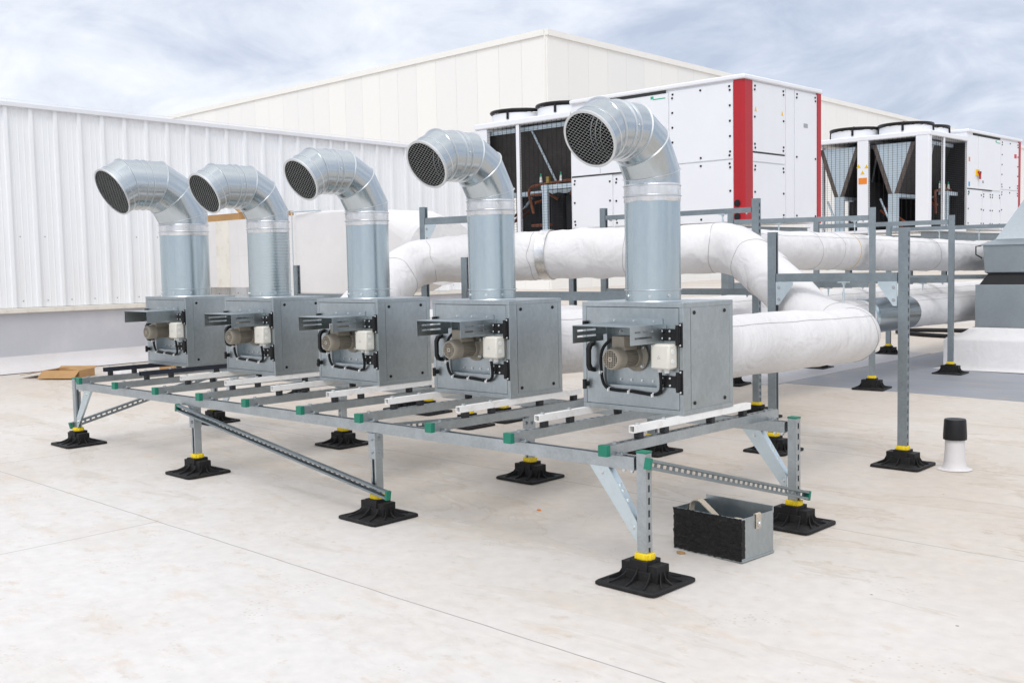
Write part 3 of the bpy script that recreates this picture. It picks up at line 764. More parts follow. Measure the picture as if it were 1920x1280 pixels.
    for dd, rr in ((-.010, r), (-.009, r + .005), (.001, r + .005), (.002, r + .001), (.001, r - .006), (-.006, r - .006), (-.006, ri)): rs.append(ring((e[0] + d4[0] * dd, e[1] + d4[1] * dd), d4, None, rr))
    mb.rings(rs); mb.m = 1
    mb.hexbolt((r, P2[3][0] - .093 * k, P2[3][1] + .01), (1, 0, 0), .005, .004)
    mb.build('outlet_bead', ['bead', 'zinc'], ou)
    # woven bird mesh in the mouth
    mb = MB(); ctr = V((0, e[0] - d4[0] * .004, e[1] - d4[1] * .004)); ex = V((1, 0, 0)); ey = V((0, -d4[1], d4[0])); ez = V((0, *d4)); Rm = r - .005
    st = .0135; ang = 33
    for sgn in (1, -1):
        a = radians(ang * sgn); u = ex * cos(a) + ey * sin(a); vv = -ex * sin(a) + ey * cos(a); kk = int(Rm / st)
        for i in range(-kk, kk + 1):
            p = i * st; hw = sqrt(max(0, Rm * Rm - p * p))
            c = ctr + vv * p + ez * (.0006 * sgn); aa, bb = c - u * hw, c + u * hw; t1, t2 = vv * .00055, ez * .0005
            mb.add([aa - t1 - t2, aa + t1 - t2, aa + t1 + t2, aa - t1 + t2, bb - t1 - t2, bb + t1 - t2, bb + t1 + t2, bb - t1 + t2], [(0, 1, 5, 4), (1, 2, 6, 5), (2, 3, 7, 6), (3, 0, 4, 7)])
    mb.build('bird_mesh', 'wire', ou)
fan, hoodfn = make_fan()
fans = [None] * 5; fans[4] = fan
for i in range(4): fans[i] = copy_tree(fan)
LBL = ['exhaust fan standing on the dark navy tubes, the one nearest the white wall',
       'exhaust fan with a finely ringed spiral riser duct, second from the white wall',
       'middle exhaust fan of the row, two fans on each side of it',
       'exhaust fan second nearest the camera, between the middle fan and the biggest looking one',
       'exhaust fan nearest the camera, large in view, with its whole bow handle and motor showing']
for i, o in enumerate(fans):
    o.location = (XS[i] - FW / 2, FY, ZB); tag(o, LBL[i], 'exhaust fan', 'exhaust fans in a row on the platform')
def child(o, nm): return [c for c in o.children if c.name.split('.')[0] == nm][0]
# the first fan's hood has no slots
h0 = child(fans[0], 'rain_hood'); ph_ = hoodfn(False); h0.data = ph_.data; bpy.data.objects.remove(ph_)
for o, a in zip(fans, ((.170, 1.25, .560, .003, False, .96, .86), (.135, .98, .532, .003, True, 1.12, 1.0), (.124, 1.04, .54, .004), (.1235, 1.0, .55, .003), (.127, 1.0, .577, .015))): make_duct(o, *a)

# ================================================================== LAGGED DUCTS
def fillet(pts, rad, k=9):
    P = [V(p) for p in pts]; out = [P[0]]
    for i in range(1, len(P) - 1):
        a, b, c = P[i - 1], P[i], P[i + 1]; u, w_ = (a - b), (c - b); R = min(rad[i - 1] if isinstance(rad, list) else rad, u.length * .48, w_.length * .48)
        s, e = b + u.normalized() * R, b + w_.normalized() * R
        for j in range(k + 1): t = j / k; out.append(s * (1 - t) ** 2 + b * 2 * t * (1 - t) + e * t * t)
    return out + [P[-1]]
def resample(P, step):
    out = [P[0]]
    for a, b in zip(P, P[1:]):
        n = max(1, int((b - a).length / step))
        out += [a.lerp(b, (j + 1) / n) for j in range(n)]
    return out
def frames(P):
    x = None; R = []
    for i, p in enumerate(P):
        t = (P[min(i + 1, len(P) - 1)] - P[max(i - 1, 0)]).normalized()
        if x is None: x = V((0, 0, 1)) if abs(t.z) < .9 else V((1, 0, 0))
        x = (x - t * x.dot(t)).normalized(); R.append((t, x.copy(), t.cross(x)))
    return R
def lag(name, pts, r, parent, o, rad=.3, mat='jacket', seams=(), glue=(), lump=.013, seed=0, longseam=True):
    """lagged pipe: swept tube, slightly lumpy, with dark jacket seams. `o` = parent's origin"""
    P = resample(fillet([V(p) - V(o) for p in pts], rad), .045); Fm = frames(P); n = 40; mb = MB(); rs = []
    for p, (t, x, y) in zip(P, Fm):
        ring = []
        for j in range(n):
            d = cos(2 * pi * j / n) * x + sin(2 * pi * j / n) * y
            rr_ = r(len(rs) / len(P)) if callable(r) else r; q = p + d * rr_
            k = noise.noise(q * 3.1 + V((seed, 0, 0))) * lump + noise.noise(q * 9 + V((seed, 5, 0))) * lump * .45 + abs(noise.noise(q * 6.5 + V((seed, 9, 0)))) * lump * .5
            ring.append(p + d * (rr_ + k))
        rs.append(ring)
    mb.rings(rs, True); mb.m = 1
    tot = len(P) - 1
    for s in seams:
        i = int(s * tot); t, x, y = Fm[i]; rr = []
        for jj in range(n):
            d = cos(2 * pi * jj / n) * x + sin(2 * pi * jj / n) * y; base = rs[i][jj] + t * .035 * noise.noise(d * 1.3 + V((s * 30, seed, 0))) + d * .001
            rr.append([base - t * .0018, base + d * .0015, base + t * .0018, base - d * .004])
        mb.rings(rr, loop=True)
    if longseam:
        jj = 5; pts2 = [rs[i][jj] for i in range(len(rs))]; mb.tube(pts2, .0018, 4)
    mb.m = 2
    for s in glue:
        i = int(s * tot); t, x, y = Fm[i]; rr = []
        for jj in range(n):
            d = cos(2 * pi * jj / n) * x + sin(2 * pi * jj / n) * y; base = rs[i][jj]
            rr.append([base - t * .006, base + d * .0025, base + t * .006, base - d * .003])
        mb.rings(rr, loop=True)
    return mb.build(name, [mat, 'seam', 'glue'], parent, sharp=70)

ZP = .845
A_ = (-4.20, 2.51, 1.328); B_ = (-1.665, 3.40, 1.360)
# fan 4 branch
o = (-1.45, 1.4, .84)
t4 = thing('lagged_duct', o, 0, 'short fat white lagged duct seen in the gap between the two nearest fans', 'duct', 'white lagged ducts')
lag('straight_run', [(-1.45, FY + FD - .005, .845), (-1.45, 1.9, .81), (-2.05, 2.7, .71), (-2.12, 3.3, .70)], .178, t4, o, .35, seams=(.3, .6), seed=2)
# fan 3, fan 1
o = (-2.47, 1.4, .84)
t3 = thing('lagged_duct', o, 0, 'white lagged duct behind the middle fan feeding the far lower run', 'duct', 'white lagged ducts')
lag('straight_run', [(-2.47, FY + FD - .005, .845), (-2.47, 1.9, .82), (-2.74, 2.7, .79), (-2.74, 3.3, .79)], .165, t3, o, .35, seams=(.5,), seed=4)
# header (oblique upper run)
o = (-2.9, 2.95, 1.37)
hd_ = thing('lagged_duct', o, 0, 'long white lagged duct with a foil band, from the nearest fan up behind the risers', 'duct', 'white lagged ducts')
lag('near_branch', [(-.42, FY + FD - .005, .845), (-.42, 2.75, .812), (-.72, 2.83, .85), (-1.45, 3.275, 1.243)], .159, hd_, o, [.16, .14], seams=(.53, .67), seed=1, lump=.009)
lag('header_run', [(-1.295, 3.188, 1.156), B_, A_, (-3.5, 1.25, .845), (-3.5, FY + FD - .005, .845)], lambda t: .162 + .022 * min(1, max(0, t) * 7), hd_, o, [.22, .42, .35], seams=(.055, .13, .27, .44, .62, .70), seed=5, lump=.020)
dh = (V(B_) - V(A_)).normalized(); ct = V(A_) + dh * 1.20
mb = MB(); B3 = basis(dh, (0, 0, 1)); mb.cyl(ct - dh * .04 - V(o), ct + dh * .04 - V(o), .1955, n=40, caps=False); mb.build('foil_band', 'foil', hd_)
# upper far run
o = (-2.1, 7, 1.3)
up = thing('lagged_duct', o, 0, 'upper white lagged duct running away to the right with an orange glue ring round it', 'duct', 'white lagged ducts')
lag('straight_run', [(-1.72, 3.43, 1.36), (-2.02, 4.0, 1.352), (-2.1, 4.9, 1.345), (-2.1, 13.4, 1.18)], .166, up, o, .5, seams=(.16, .20, .42, .6), glue=(.235,), seed=6, lump=.009)
# lower near run with bare galvanised sleeve
o = (-2.12, 7, .70)
lo_ = thing('lagged_duct', o, 0, 'lower white lagged duct with a bare galvanised sleeve in it, left of the rooftop cowl', 'duct', 'white lagged ducts')
lag('straight_run', [(-2.12, 3.3, .72), (-2.12, 6.35, .71)], .165, lo_, o, seams=(.6, .95), seed=7, lump=.008)
lag('straight_run', [(-2.12, 7.28, .71), (-2.12, 13.4, .69)], .165, lo_, o, seams=(.3,), seed=8, lump=.008)
mb = MB(); c = V(o); mb.lathe([(.150, 6.28), (.170, 6.28), (.176, 6.31), (.176, 6.35), (.169, 6.37), (.169, 7.28), (.160, 7.30)], (-2.12 - o[0], -o[1], .71 - o[2]), (0, 1, 0), 48)
mb.build('galvanised_sleeve', 'film', lo_)
# lower far run
o = (-2.74, 7, .78)
lf = thing('lagged_duct', o, 0, 'lower white lagged duct only whose upper edge shows over the sleeved one', 'duct', 'white lagged ducts')
lag('straight_run', [(-2.74, 3.3, .79), (-2.74, 13.4, .76)], .17, lf, o, seams=(.2, .5), seed=9, lump=.012)

# rectangular lagged duct coming out of the clad wall
RX0, RX1, RY, RZ0, RZ1 = -10.52, -7.72, 3.90, 1.062, 1.885
Rt = thing('rectangular_duct', (-9.1, 4.3, 1.06), 0, 'big square white lagged duct coming out of the ribbed wall behind the first fans', 'duct')
mb = MB(); mb.box(RX0 + 9.1, RX1 + 9.1, RY - 4.3, .5, 0, RZ1 - 1.06); mb.m = 1
mb.box(RX0 + 9.1, RX1 + 9.1, RY - 4.3 - .0015, RY - 4.3 + .002, .385, .388)
for x in (-9.30, -9.02, -8.35): mb.box(x + 9.1, x + 9.104, RY - 4.302, RY - 4.3 + .002, .002, RZ1 - 1.062)
mb.build('duct_body', ['jacket_flat', 'fillet'], Rt, bevel=.02)
mb = MB(); mb.box(-.42, -.12, RY - 4.3 - .004, RY - 4.298, .0, RZ1 - 1.062); mb.build('tape_band', 'drip', Rt)
mb = MB()
def rrect(x, y0, y1, z0, z1, c, n=6):
    out = []
    for cx, cz, a0 in ((y1 - c, z1 - c, 0), (y0 + c, z1 - c, 90), (y0 + c, z0 + c, 180), (y1 - c, z0 + c, 270)):
        for i in range(n): a = radians(a0 + 90 * i / (n - 1)); out.append(V((x, cx + c * cos(a), cz + c * sin(a))))
    return out
secs = [(-7.72, 3.84, 4.86, .985, 1.905, .03), (-7.0, 3.82, 4.84, .975, 1.90, .03), (-6.7, 3.82, 4.82, .98, 1.895, .03), (-6.35, 3.83, 4.74, 1.0, 1.88, .08), (-5.7, 3.86, 4.55, 1.1, 1.78, .33)]
mb.rings([[p - V(Rt.location) for p in rrect(*s_)] for s_ in secs], True)
mb.build('transition', 'jacket_flat', Rt, sharp=50, bevel=0)
mb = MB(); q = V((-7.74, 3.80, 0)) - V(Rt.location)
mb.cyl((q.x, q.y, .96 - 1.06), (q.x, q.y, 1.925 - 1.06), .0065, n=8); mb.cyl((q.x, q.y - .01, 1.915 - 1.06), (q.x + .5, q.y + .04, 1.912 - 1.06), .008, n=8); mb.build('hanger_rod', 'brace', Rt)
mb = MB(); mb.tube([V(p) - V(Rt.location) for p in fillet([(-5.9, 4.15, 1.44), (-5.2, 3.9, 1.42), (-4.6, 3.2, 1.40)], .5)], .30, 32); mb.build('round_connection', 'jacket', Rt)

# ================================================================== PIPE SUPPORT FRAMES
def pframe(x0, y0, x1, y1, top, bars, label, h0=None, gus=(), hang=(), lowext=0):
    """goal-post of strut: two posts on rubber feet and cross bars"""
    oX, oY = (x0 + x1) / 2, (y0 + y1) / 2
    f = thing('pipe_support', (oX, oY, rz(oX, oY)), 0, label, 'pipe support', 'strut goal posts under the lagged ducts')
    T = lambda x, y, z: (x - oX, y - oY, z - f.location.z)
    d = (V((x1, y1, 0)) - V((x0, y0, 0))).normalized(); ang = math.atan2(d.y, d.x)
    for x, y, s in ((x0, y0, -1), (x1, y1, 1)):
        mb = MB(); strut(mb, T(x, y, rz(x, y) + .09), T(x, y, top), d * s, .055, .041); mb.build('post', 'strut_dark', f)
        foot(f, x - oX, y - oY, ang * .4)
    for z0, z1 in bars:
        mb = MB(); zc = (z0 + z1) / 2; a = V(T(x0, y0, zc)) + d * .033; b = V(T(x1, y1, zc)) - d * .033
        strut(mb, a, b, (0, 0, -1), z1 - z0, .041)
        mb.m = 1
        for p, s in ((a, 1), (b, -1)):
            mb.hexbolt(p + d * .05 * s - V((0, 0, (z1 - z0) / 2)), (0, 0, -1), .008, .014)
        mb.build('cross_bar', ['strut_dark', 'zinc'], f)
    for s, z in gus:   # triangular corner plates
        x, y = (x0, y0) if s > 0 else (x1, y1); p = V(T(x, y, z)) + d * .033 * s; nrm = V((d.y, -d.x, 0))
        mb = MB(); pr = [(0, 0), (.115, 0), (.115, -.02), (.022, -.145), (0, -.145)]
        mb.prism(pr, .0215, .0255, lambda a, b, c: tuple(p + d * a * s + V((0, 0, b)) + nrm * c))
        mb.m = 1
        for a, b in ((.02, -.035), (.02, -.11)): mb.hexbolt(p + d * a * s + V((0, 0, b)) + nrm * .0255, nrm, .008, .006)
        mb.build('corner_plate', ['brace', 'grey_text'], f)
    for u, zt, zb in hang:
        p = V(T(x0 + (x1 - x0) * u, y0 + (y1 - y0) * u, zt)); q = p.copy(); q.z = zb - f.location.z
        mb = MB(); mb.cyl(q, p, .0055, n=8); mb.box(p.x - .03, p.x + .03, p.y - .022, p.y + .022, p.z - .008, p.z - .0005); mb.cyl(p - V((0, 0, .02)), p - V((0, 0, .008)), .012, n=6)
        mb.cyl(q.lerp(p, .45), q.lerp(p, .62), .009, n=8)
        mb.build('hanger_rod', ['brace'], f)
    return f
pframe(-1.03, 2.78, -.188, 2.83, 1.445, [(1.128, 1.180)], 'strut goal post standing closest to the camera, just in front of the black capped vent', gus=((1, 1.127), (-1, 1.127)), hang=((.56, 1.128, .955),))
pframe(-3.33, 3.93, -1.835, 3.93, 1.74, [(1.637, 1.675), (1.0, 1.05)], 'tall strut goal post whose right post stands before the red chiller corner', hang=((.80, 1.637, 1.53), (.5, 1.0, .93)))
pframe(-3.09, 5.57, -1.88, 6.02, 1.725, [(1.610, 1.655), (1.0, 1.055)], 'strut goal post whose tall right post rises behind the closest one', hang=((.35, 1.61, 1.5), (.88, 1.61, 1.5), (.7, 1.0, .93)))
pframe(-3.11, 7.30, -1.77, 7.57, 1.68, [(1.590, 1.635), (1.0, 1.055)], 'strut goal post with one foot beside the white wrapped curb corner', hang=((.4, 1.59, 1.45), (.8, 1.0, .92)))
pframe(-3.14, 9.15, -1.70, 9.35, 1.66, [(1.575, 1.62), (1.0, 1.05)], 'farthest strut goal post, mostly hidden behind the cowl', hang=((.4, 1.57, 1.42), (.7, 1.57, 1.42)))
pframe(-3.34, 2.27, -1.62, 2.27, 1.334, [(1.018, 1.078)], 'low strut goal post crossing between the two nearest risers', hang=((.35, 1.018, .93), (.72, 1.018, .93)))
pframe(-4.11, 2.55, -3.33, 2.64, 1.755, [(1.610, 1.665)], 'narrow tall strut goal post left of the second nearest riser', gus=((1, 1.61),), hang=((.72, 1.61, 1.54),))
pframe(-5.92, 2.56, -4.40, 2.56, 1.306, [(.985, 1.04)], 'low strut goal post showing between the second and middle risers', gus=((1, .985),))

# ================================================================== CHILLERS
def make_chiller(Lc, Wc, YV, YF, second):
    c = thing('chiller', (0, 0, 0), 0, 'x', 'chiller')
    H = 2.24; XB = -3.57          # box section from XB to 0, coils beyond
    # cabinet
    mb = MB(); mb.box(XB, -.02, .02, Wc - .02, 0, H - .0); cab = mb.build('cabinet', 'white_panel', c)
    mb = MB(); mb.box(XB - .02, .03, -.03, Wc + .03, H, H + .075); mb.box(-Lc, XB - .02, -.02, Wc + .02, 2.02, 2.13); mb.build('top_cover', 'white_panel', c, bevel=.02)
    def panel(x0, x1, z0, z1, dots='', side='f', nm='access_panel'):
        mb = MB(); g = .006
        fn = (lambda a, b, z: (a, -b, z)) if side == 'f' else (lambda a, b, z: (b, a, z))
        off = 0.0
        vs = [fn(a, e, z) for e in (off - .019, off) for a, z in ((x0 + g, z0 + g), (x1 - g, z0 + g), (x1 - g, z1 - g), (x0 + g, z1 - g))]
        mb.add(vs, [(0, 3, 2, 1), (4, 5, 6, 7), (0, 1, 5, 4), (1, 2, 6, 5), (2, 3, 7, 6), (3, 0, 4, 7)])
        o = mb.build(nm, 'white_panel', c)
        if dots:
            mb = MB(); kx, kz = dots
            pts = set()
            for i in range(kx):
                for z in (z0 + .06, z1 - .06): pts.add((x0 + .07 + (x1 - x0 - .14) * (i / max(1, kx - 1)), z))
            for j in range(kz):
                for x in (x0 + .06, x1 - .06): pts.add((x, z0 + .12 + (z1 - z0 - .24) * (j / max(1, kz - 1))))
            for a, z in pts: mb.cyl(fn(a, off - .001, z), fn(a, off + .012, z), .019, .016, n=10)
            mb.build('panel_lock', 'black', o)
        return o
    # long side (front)
    panel(-1.42, -.19, 1.0, H - .03, (3, 5)); panel(-1.42, -.19, 0, .99, (3, 3))
    panel(-2.9, -1.44, .95, H - .03, (0, 0)) if False else panel(-2.9, -1.44, .95, H - .05)
    panel(-2.62, -2.06, .02, .90, (2, 3)); panel(-2.04, -1.44, .02, .90, (2, 3)); panel(-3.57, -2.92, .95, H - .05); panel(-3.57, -2.64, .02, .93, (1, 3))
    mb = MB(); mb.box(-3.2, -1.5, -.006, .02, H - .045, H - .001); mb.build('panel_gap', 'gap', c)
    mb = MB(); mb.box(-3.57, -2.0, -.004, .02, .932, .948); mb.build('panel_gap', 'gap', c)
    # red corner posts
    mb = MB(); mb.prism([(-.185, 0), (-.03, 0), (.004, .04), (.004, .262), (-.012, .262), (-.012, .05), (-.04, .014), (-.185, .014)], 0, H - .002)
    mb.m = 1
    for z in (.02, .23): mb.cyl((-.12, -.001, z + .06), (-.12, -.014, z + .06), .055, n=16)
    mb.build('red_corner_post', ['red', 'black'], c)
    mb = MB(); mb.box(-.02, .012, Wc - .13, Wc, 0, H - .002); mb.box(-.13, -.02, Wc - .012, Wc, 0, H); mb.build('red_corner_post', 'red', c)
    # end panels (right)
    panel(.27, 1.30, 1.12, H - .02, (2, 3), 'r'); panel(.27, 1.30, .0, .95, (2, 3), 'r'); panel(.27, 1.30, .96, 1.10, '', 'r'); panel(1.32, 1.60, 0, H - .02, '', 'r'); panel(1.62, Wc - .13, 0, H - .02, (2, 3), 'r')
    mb = MB(); mb.box(-.02, -.008, .27, 1.3, 1.101, 1.119); mb.build('panel_gap', 'gap', c)
    mb = MB()
    for y in (.36, 1.2): mb.add([(.003, y - .03, H - .48), (.003, y + .03, H - .48), (.003, y, H - .40)], [(0, 1, 2)])
    mb.build('warning_sticker', 'amber', c)
    mb = MB(); mb.box(.0005, .003, 1.92, 2.06, H - .62, H - .55); mb.build('type_plate', 'grey_text', c)
    mb = MB(); mb.box(-1.75, -1.5, -.004, -.0005, H - .135, H - .12); mb.box(-1.80, -1.74, -.004, -.0005, H - .12, H - .075); mb.build('maker_sticker', 'green_sticker', c)
    # stickers and isolator near the coil end of the long side
    for nm, mt, x, z, w_, h_ in () if not second else (('caution_sticker', 'orange', -3.46, 1.62, .08, .10), ('round_sticker', 'blue', -3.46, 1.05, .08, .10), ('small_sticker', 'green_sticker', -3.46, .86, .06, .07), ('logo_sticker', 'red_print', -.42, 1.86, .16, .10), ('notice_sticker', 'grey_text', -2.6, 1.13, .10, .06)):
        mb = MB(); mb.box(x - w_ / 2, x + w_ / 2, -.004, -.0005, z - h_ / 2, z + h_ / 2); mb.build(nm, mt, c)
    mb = MB()
    if second: mb.box(-3.06, -2.90, -.03, -.0005, 1.26, 1.40); mb.m = 1; mb.box(-3.02, -2.86, -.06, -.03, 1.31, 1.36); mb.box(-2.93, -2.87, -.06, -.03, 1.18, 1.36); mb.build('isolator_switch', ['amber', 'red'], c)
    # coil section frame
    P = MB(); pw = .26
    for x0, x1 in ((-Lc + .1005, -Lc + (.32 if not second else .16)), (XB - .02, XB - .001)):
        for y0, y1 in ((.003, .10), (Wc - .10, Wc - .003)): P.box(x0, x1, y0, y1, 0, 2.018)
    P.box(-Lc, -Lc + .10, 0, .30, 0, 2.019); P.box(-Lc, -Lc + .10, Wc - .30, Wc, 0, 2.019); P.box(-Lc, -Lc + .1, Wc / 2 - .13 + .05, Wc / 2 + .13 + .05, 0, 2.02)
    P.box(-4.95, -4.87, 0, .06, 0, 2.02); P.box(-4.95, -4.87, Wc - .06, Wc, 0, 2.02); P.box(-Lc, XB - .03, .0, Wc, -.06, -.002)
    P.build('coil_frame', 'white_panel', c, bevel=.008)
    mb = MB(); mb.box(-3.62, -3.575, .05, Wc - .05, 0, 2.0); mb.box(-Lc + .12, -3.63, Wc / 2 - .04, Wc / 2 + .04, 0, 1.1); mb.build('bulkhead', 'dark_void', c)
    # V coils
    for yc_ in YV:
        mb = MB(); T_ = .50; zt, zb = 1.92, .80
        for s in (-1, 1):
            a, b = (yc_ + s * T_, zt), (yc_ + s * .12, zb); th = .10 * s
            poly = [a, b, (b[0] - th, b[1] - .0), (a[0] - th, a[1])]
            mb.m = 0; mb.prism(poly, -Lc + .16, -3.64, lambda u, v_, w_: (w_, u, v_)); mb.m = 1; mb.prism(poly, -Lc + .13, -Lc + .158, lambda u, v_, w_: (w_, u, v_))
        mb.build('condenser_coil', ['coil', 'coil_edge'], c)
        mb = MB(); poly = [(yc_ - T_ + .09, zt), (yc_ - .035, zb), (yc_ + .035, zb), (yc_ + T_ - .09, zt)]
        mb.prism(poly, -Lc + .135, -Lc + .15, lambda u, v_, w_: (w_, u, v_)); mb.box(-Lc + .134, -Lc + .17, yc_ - .12, yc_ + .12, 0, zb - .002); mb.box(-Lc + .15, -3.64, yc_ - T_ - .06, yc_ - T_ - .01, zt - .02, zt + .06)
        mb.box(-Lc + .15, -3.64, yc_ - .13, yc_ + .13, zb - .08, zb - .005)
        for s in (-1, 1):
            q0, q1 = V((-4.7, yc_ + s * (T_ + .01), zt - .02)), V((-4.35, yc_ + s * .14, zb)); mb.cyl(q0, q1, .022, n=6)
        mb.build('coil_plate', 'coil_plate', c)
    # compressors and copper pipes
    for k, (x, y) in enumerate(((-3.95, .55), (-4.4, .62), (-4.15, 1.9), (-5.1, 1.9))):
        mb = MB(); mb.lathe([(.0, .0), (.17, .0), (.18, .05), (.18, .62), (.14, .70), (.0, .73)], (x, y, .02), (0, 0, 1), 20); mb.build('compressor', 'dark_void', c)
    mb = MB()
    for pts in ([(-4.75, .25, .35), (-4.85, .22, .75), (-4.80, .25, .86), (-4.3, .25, .90), (-3.85, .28, .93), (-3.75, .3, .85), (-3.95, .4, .68)], [(-4.8, .24, .70), (-4.5, .4, .72), (-4.3, .45, .6)], [(-4.7, .24, .55), (-4.6, .5, .62)], [(-4.8, .25, .12), (-4.3, .25, .12)],
                [(-Lc + .15, YV[0] - .35, .1), (-Lc + .4, YV[0] + .3, .5)], [(-Lc + .15, YV[0] - .2, .05), (-Lc + .4, YV[0] + .42, .45)]):
        mb.tube(fillet(pts, .07, 4), .028, 8)
    mb.build('copper_pipe', 'copper', c)
    mb = MB(); mb.box(-4.42, -4.30, .13, .19, 0, .86); mb.box(-4.5, -3.65, .19, .3, .78, .86); mb.build('inner_bracket', 'coil_plate', c)
    for yq in YV: mb = MB(); mb.cyl((-Lc + .16, yq + .05, .1), (-Lc + .45, yq + .45, .72), .025, n=6); mb.build('inner_strut', 'coil_plate', c)
    mb = MB()
    for x, mt in ((-4.55, 0), (-4.05, 0)): mb.cyl((x, .25, .92), (x, .25, 1.03), .03, .02, n=8)
    mb.m = 1; mb.cyl((-4.35, .24, .9), (-4.35, .24, 1.02), .05, n=8); mb.m = 2
    for x in (-4.55, -4.05): mb.cyl((x, .25, 1.03), (x, .25, 1.09), .012, n=6)
    mb.build('service_valve', ['tie', 'brass', 'green_sticker'], c)
    # guard grids
    mb = MB()
    for x in [XB - .02 - i * .115 for i in range(int((Lc + XB - .3) / .115))]: mb.box(x - .003, x + .003, .012, .017, .0, 2.02)
    for z in [i * .05 for i in range(41)]: mb.box(-Lc + .3, XB, .018, .021, z - .0016, z + .0016)
    for y in [.3 + i * .105 for i in range(int((Wc - .5) / .105))]: mb.box(-Lc + .012, -Lc + .017, y - .003, y + .003, 0, 2.02)
    for z in [i * .05 for i in range(41)]: mb.box(-Lc + .018, -Lc + .021, .3, Wc - .3, z - .0016, z + .0016)
    mb.build('guard_grid', 'black', c)
    # roof fans
    for x in (-4.21, -Lc + .63):
        for y in YF:
            mb = MB(); mb.lathe([(.60, 2.13), (.575, 2.15), (.57, 2.29), (.555, 2.295), (.545, 2.20)], (x, y, 0), (0, 0, 1), 36); sh = mb.build('fan_shroud', 'white_panel', c)
            mb = MB(); mb.torus((x, y, 2.345), (0, 0, 1), .585, .028, 40, 6); mb.torus((x, y, 2.315), (0, 0, 1), .575, .012, 40, 5); mb.torus((x, y, 2.375), (0, 0, 1), .40, .006, 32, 5); mb.torus((x, y, 2.385), (0, 0, 1), .24, .006, 28, 5)
            mb.torus((x, y, 2.36), (0, 0, 1), .50, .006, 36, 5)
            for k in range(4):
                a = k * pi / 2 + .3; mb.tube([(x + .585 * cos(a), y + .585 * sin(a), 2.17), (x + .585 * cos(a), y + .585 * sin(a), 2.345), (x + .4 * cos(a), y + .4 * sin(a), 2.378), (x, y, 2.40)], .026, 6)
            mb.cyl((x, y, 2.30), (x, y, 2.42), .09, n=14)
            mb.build('fan_guard', 'black', sh)
            mb = MB(); mb.cyl((x, y, 2.2), (x, y, 2.27), .12, n=16)
            for k in range(5):
                mb.M = Matrix.Translation((x, y, 2.24)) @ Matrix.Rotation(k * 2 * pi / 5, 4, 'Z') @ Matrix.Rotation(.45, 4, 'X'); mb.box(.1, .53, -.1, .1, -.006, .006)
            mb.M = Matrix.Identity(4); mb.build('fan_blade', 'black', sh)
    return c
CZ = 1.885
ch1 = make_chiller(6.05, 2.52, (.70, 1.82), (.66, 1.86), False); ch2 = make_chiller(5.75, 2.95, (.86, 2.16), (.80, 1.98), True)
ch1.location = (-6.66, 11.655, CZ); tag(ch1, 'large white chiller with a wide red corner post, behind the nearest risers', 'chiller', 'white rooftop chillers')
ch2.location = (-7.17, 25.8, CZ); ch2.rotation_euler = (0, 0, pi / 2); tag(ch2, 'white chiller turned end on at the far right, showing its V shaped coils', 'chiller', 'white rooftop chillers')
# orange and amber warning stickers on the second chiller's end post
mb = MB()
for y, z in ((1.43, 1.40), (1.62, 1.42), (1.525, 1.27)): mb.add([(-5.754, y - .05, z), (-5.754, y + .05, z), (-5.754, y, z + .09)], [(0, 2, 1)])
mb.m = 1; mb.box(-5.756, -5.7505, 1.42, 1.62, 1.05, 1.19); mb.build('caution_sticker', ['amber', 'orange'], ch2)
# steel platforms under the chillers
def platform(x0, x1, y0, y1, label):
    p = thing('chiller_platform', ((x0 + x1) / 2, (y0 + y1) / 2, rz((x0 + x1) / 2, (y0 + y1) / 2)), 0, label, 'platform', 'steel platforms under the chillers')
    T = lambda x, y, z: V((x, y, z)) - V(p.location)
    def beam(a, b):
        mb = MB(); a, b = T(*a), T(*b); B, Ln = frame_M(a, b, (0, 0, 1)); mb.M = B
        mb.box(.082, .09, -.06, .06, 0, Ln); mb.box(-.09, -.082, -.06, .06, 0, Ln); mb.box(-.082, .082, -.005, .005, 0, Ln); return mb.build('beam', 'strut_dark', p)
    zc = CZ - .16
    for y in (y0, (y0 + y1) / 2, y1): beam((x0 - .1, y, zc - .19), (x1 + .1, y, zc - .19))
    for x in (x0, x1): beam((x, y0 - .1, zc), (x, y1 + .1, zc))
    for x in (x0 + .3, x1 - .3):
        for y in (y0, y1):
            mb = MB(); q0, q1 = T(x, y, rz(x, y)), T(x, y, zc - .285); mb.M = Matrix.Translation(q0); h = q1.z - q0.z
            mb.box(-.06, .06, -.06, -.05, .012, h); mb.box(-.06, .06, .05, .06, .012, h); mb.box(-.004, .004, -.05, .05, .012, h); mb.box(-.11, .11, -.11, .11, 0, .012); mb.build('leg', 'strut_dark', p)
    return p
platform(-12.5, -6.85, 11.9, 13.95, 'grey steel platform holding up the chiller with the wide red corner')
platform(-9.45, -7.4, 20.3, 25.9, 'grey steel platform holding up the far right chiller')

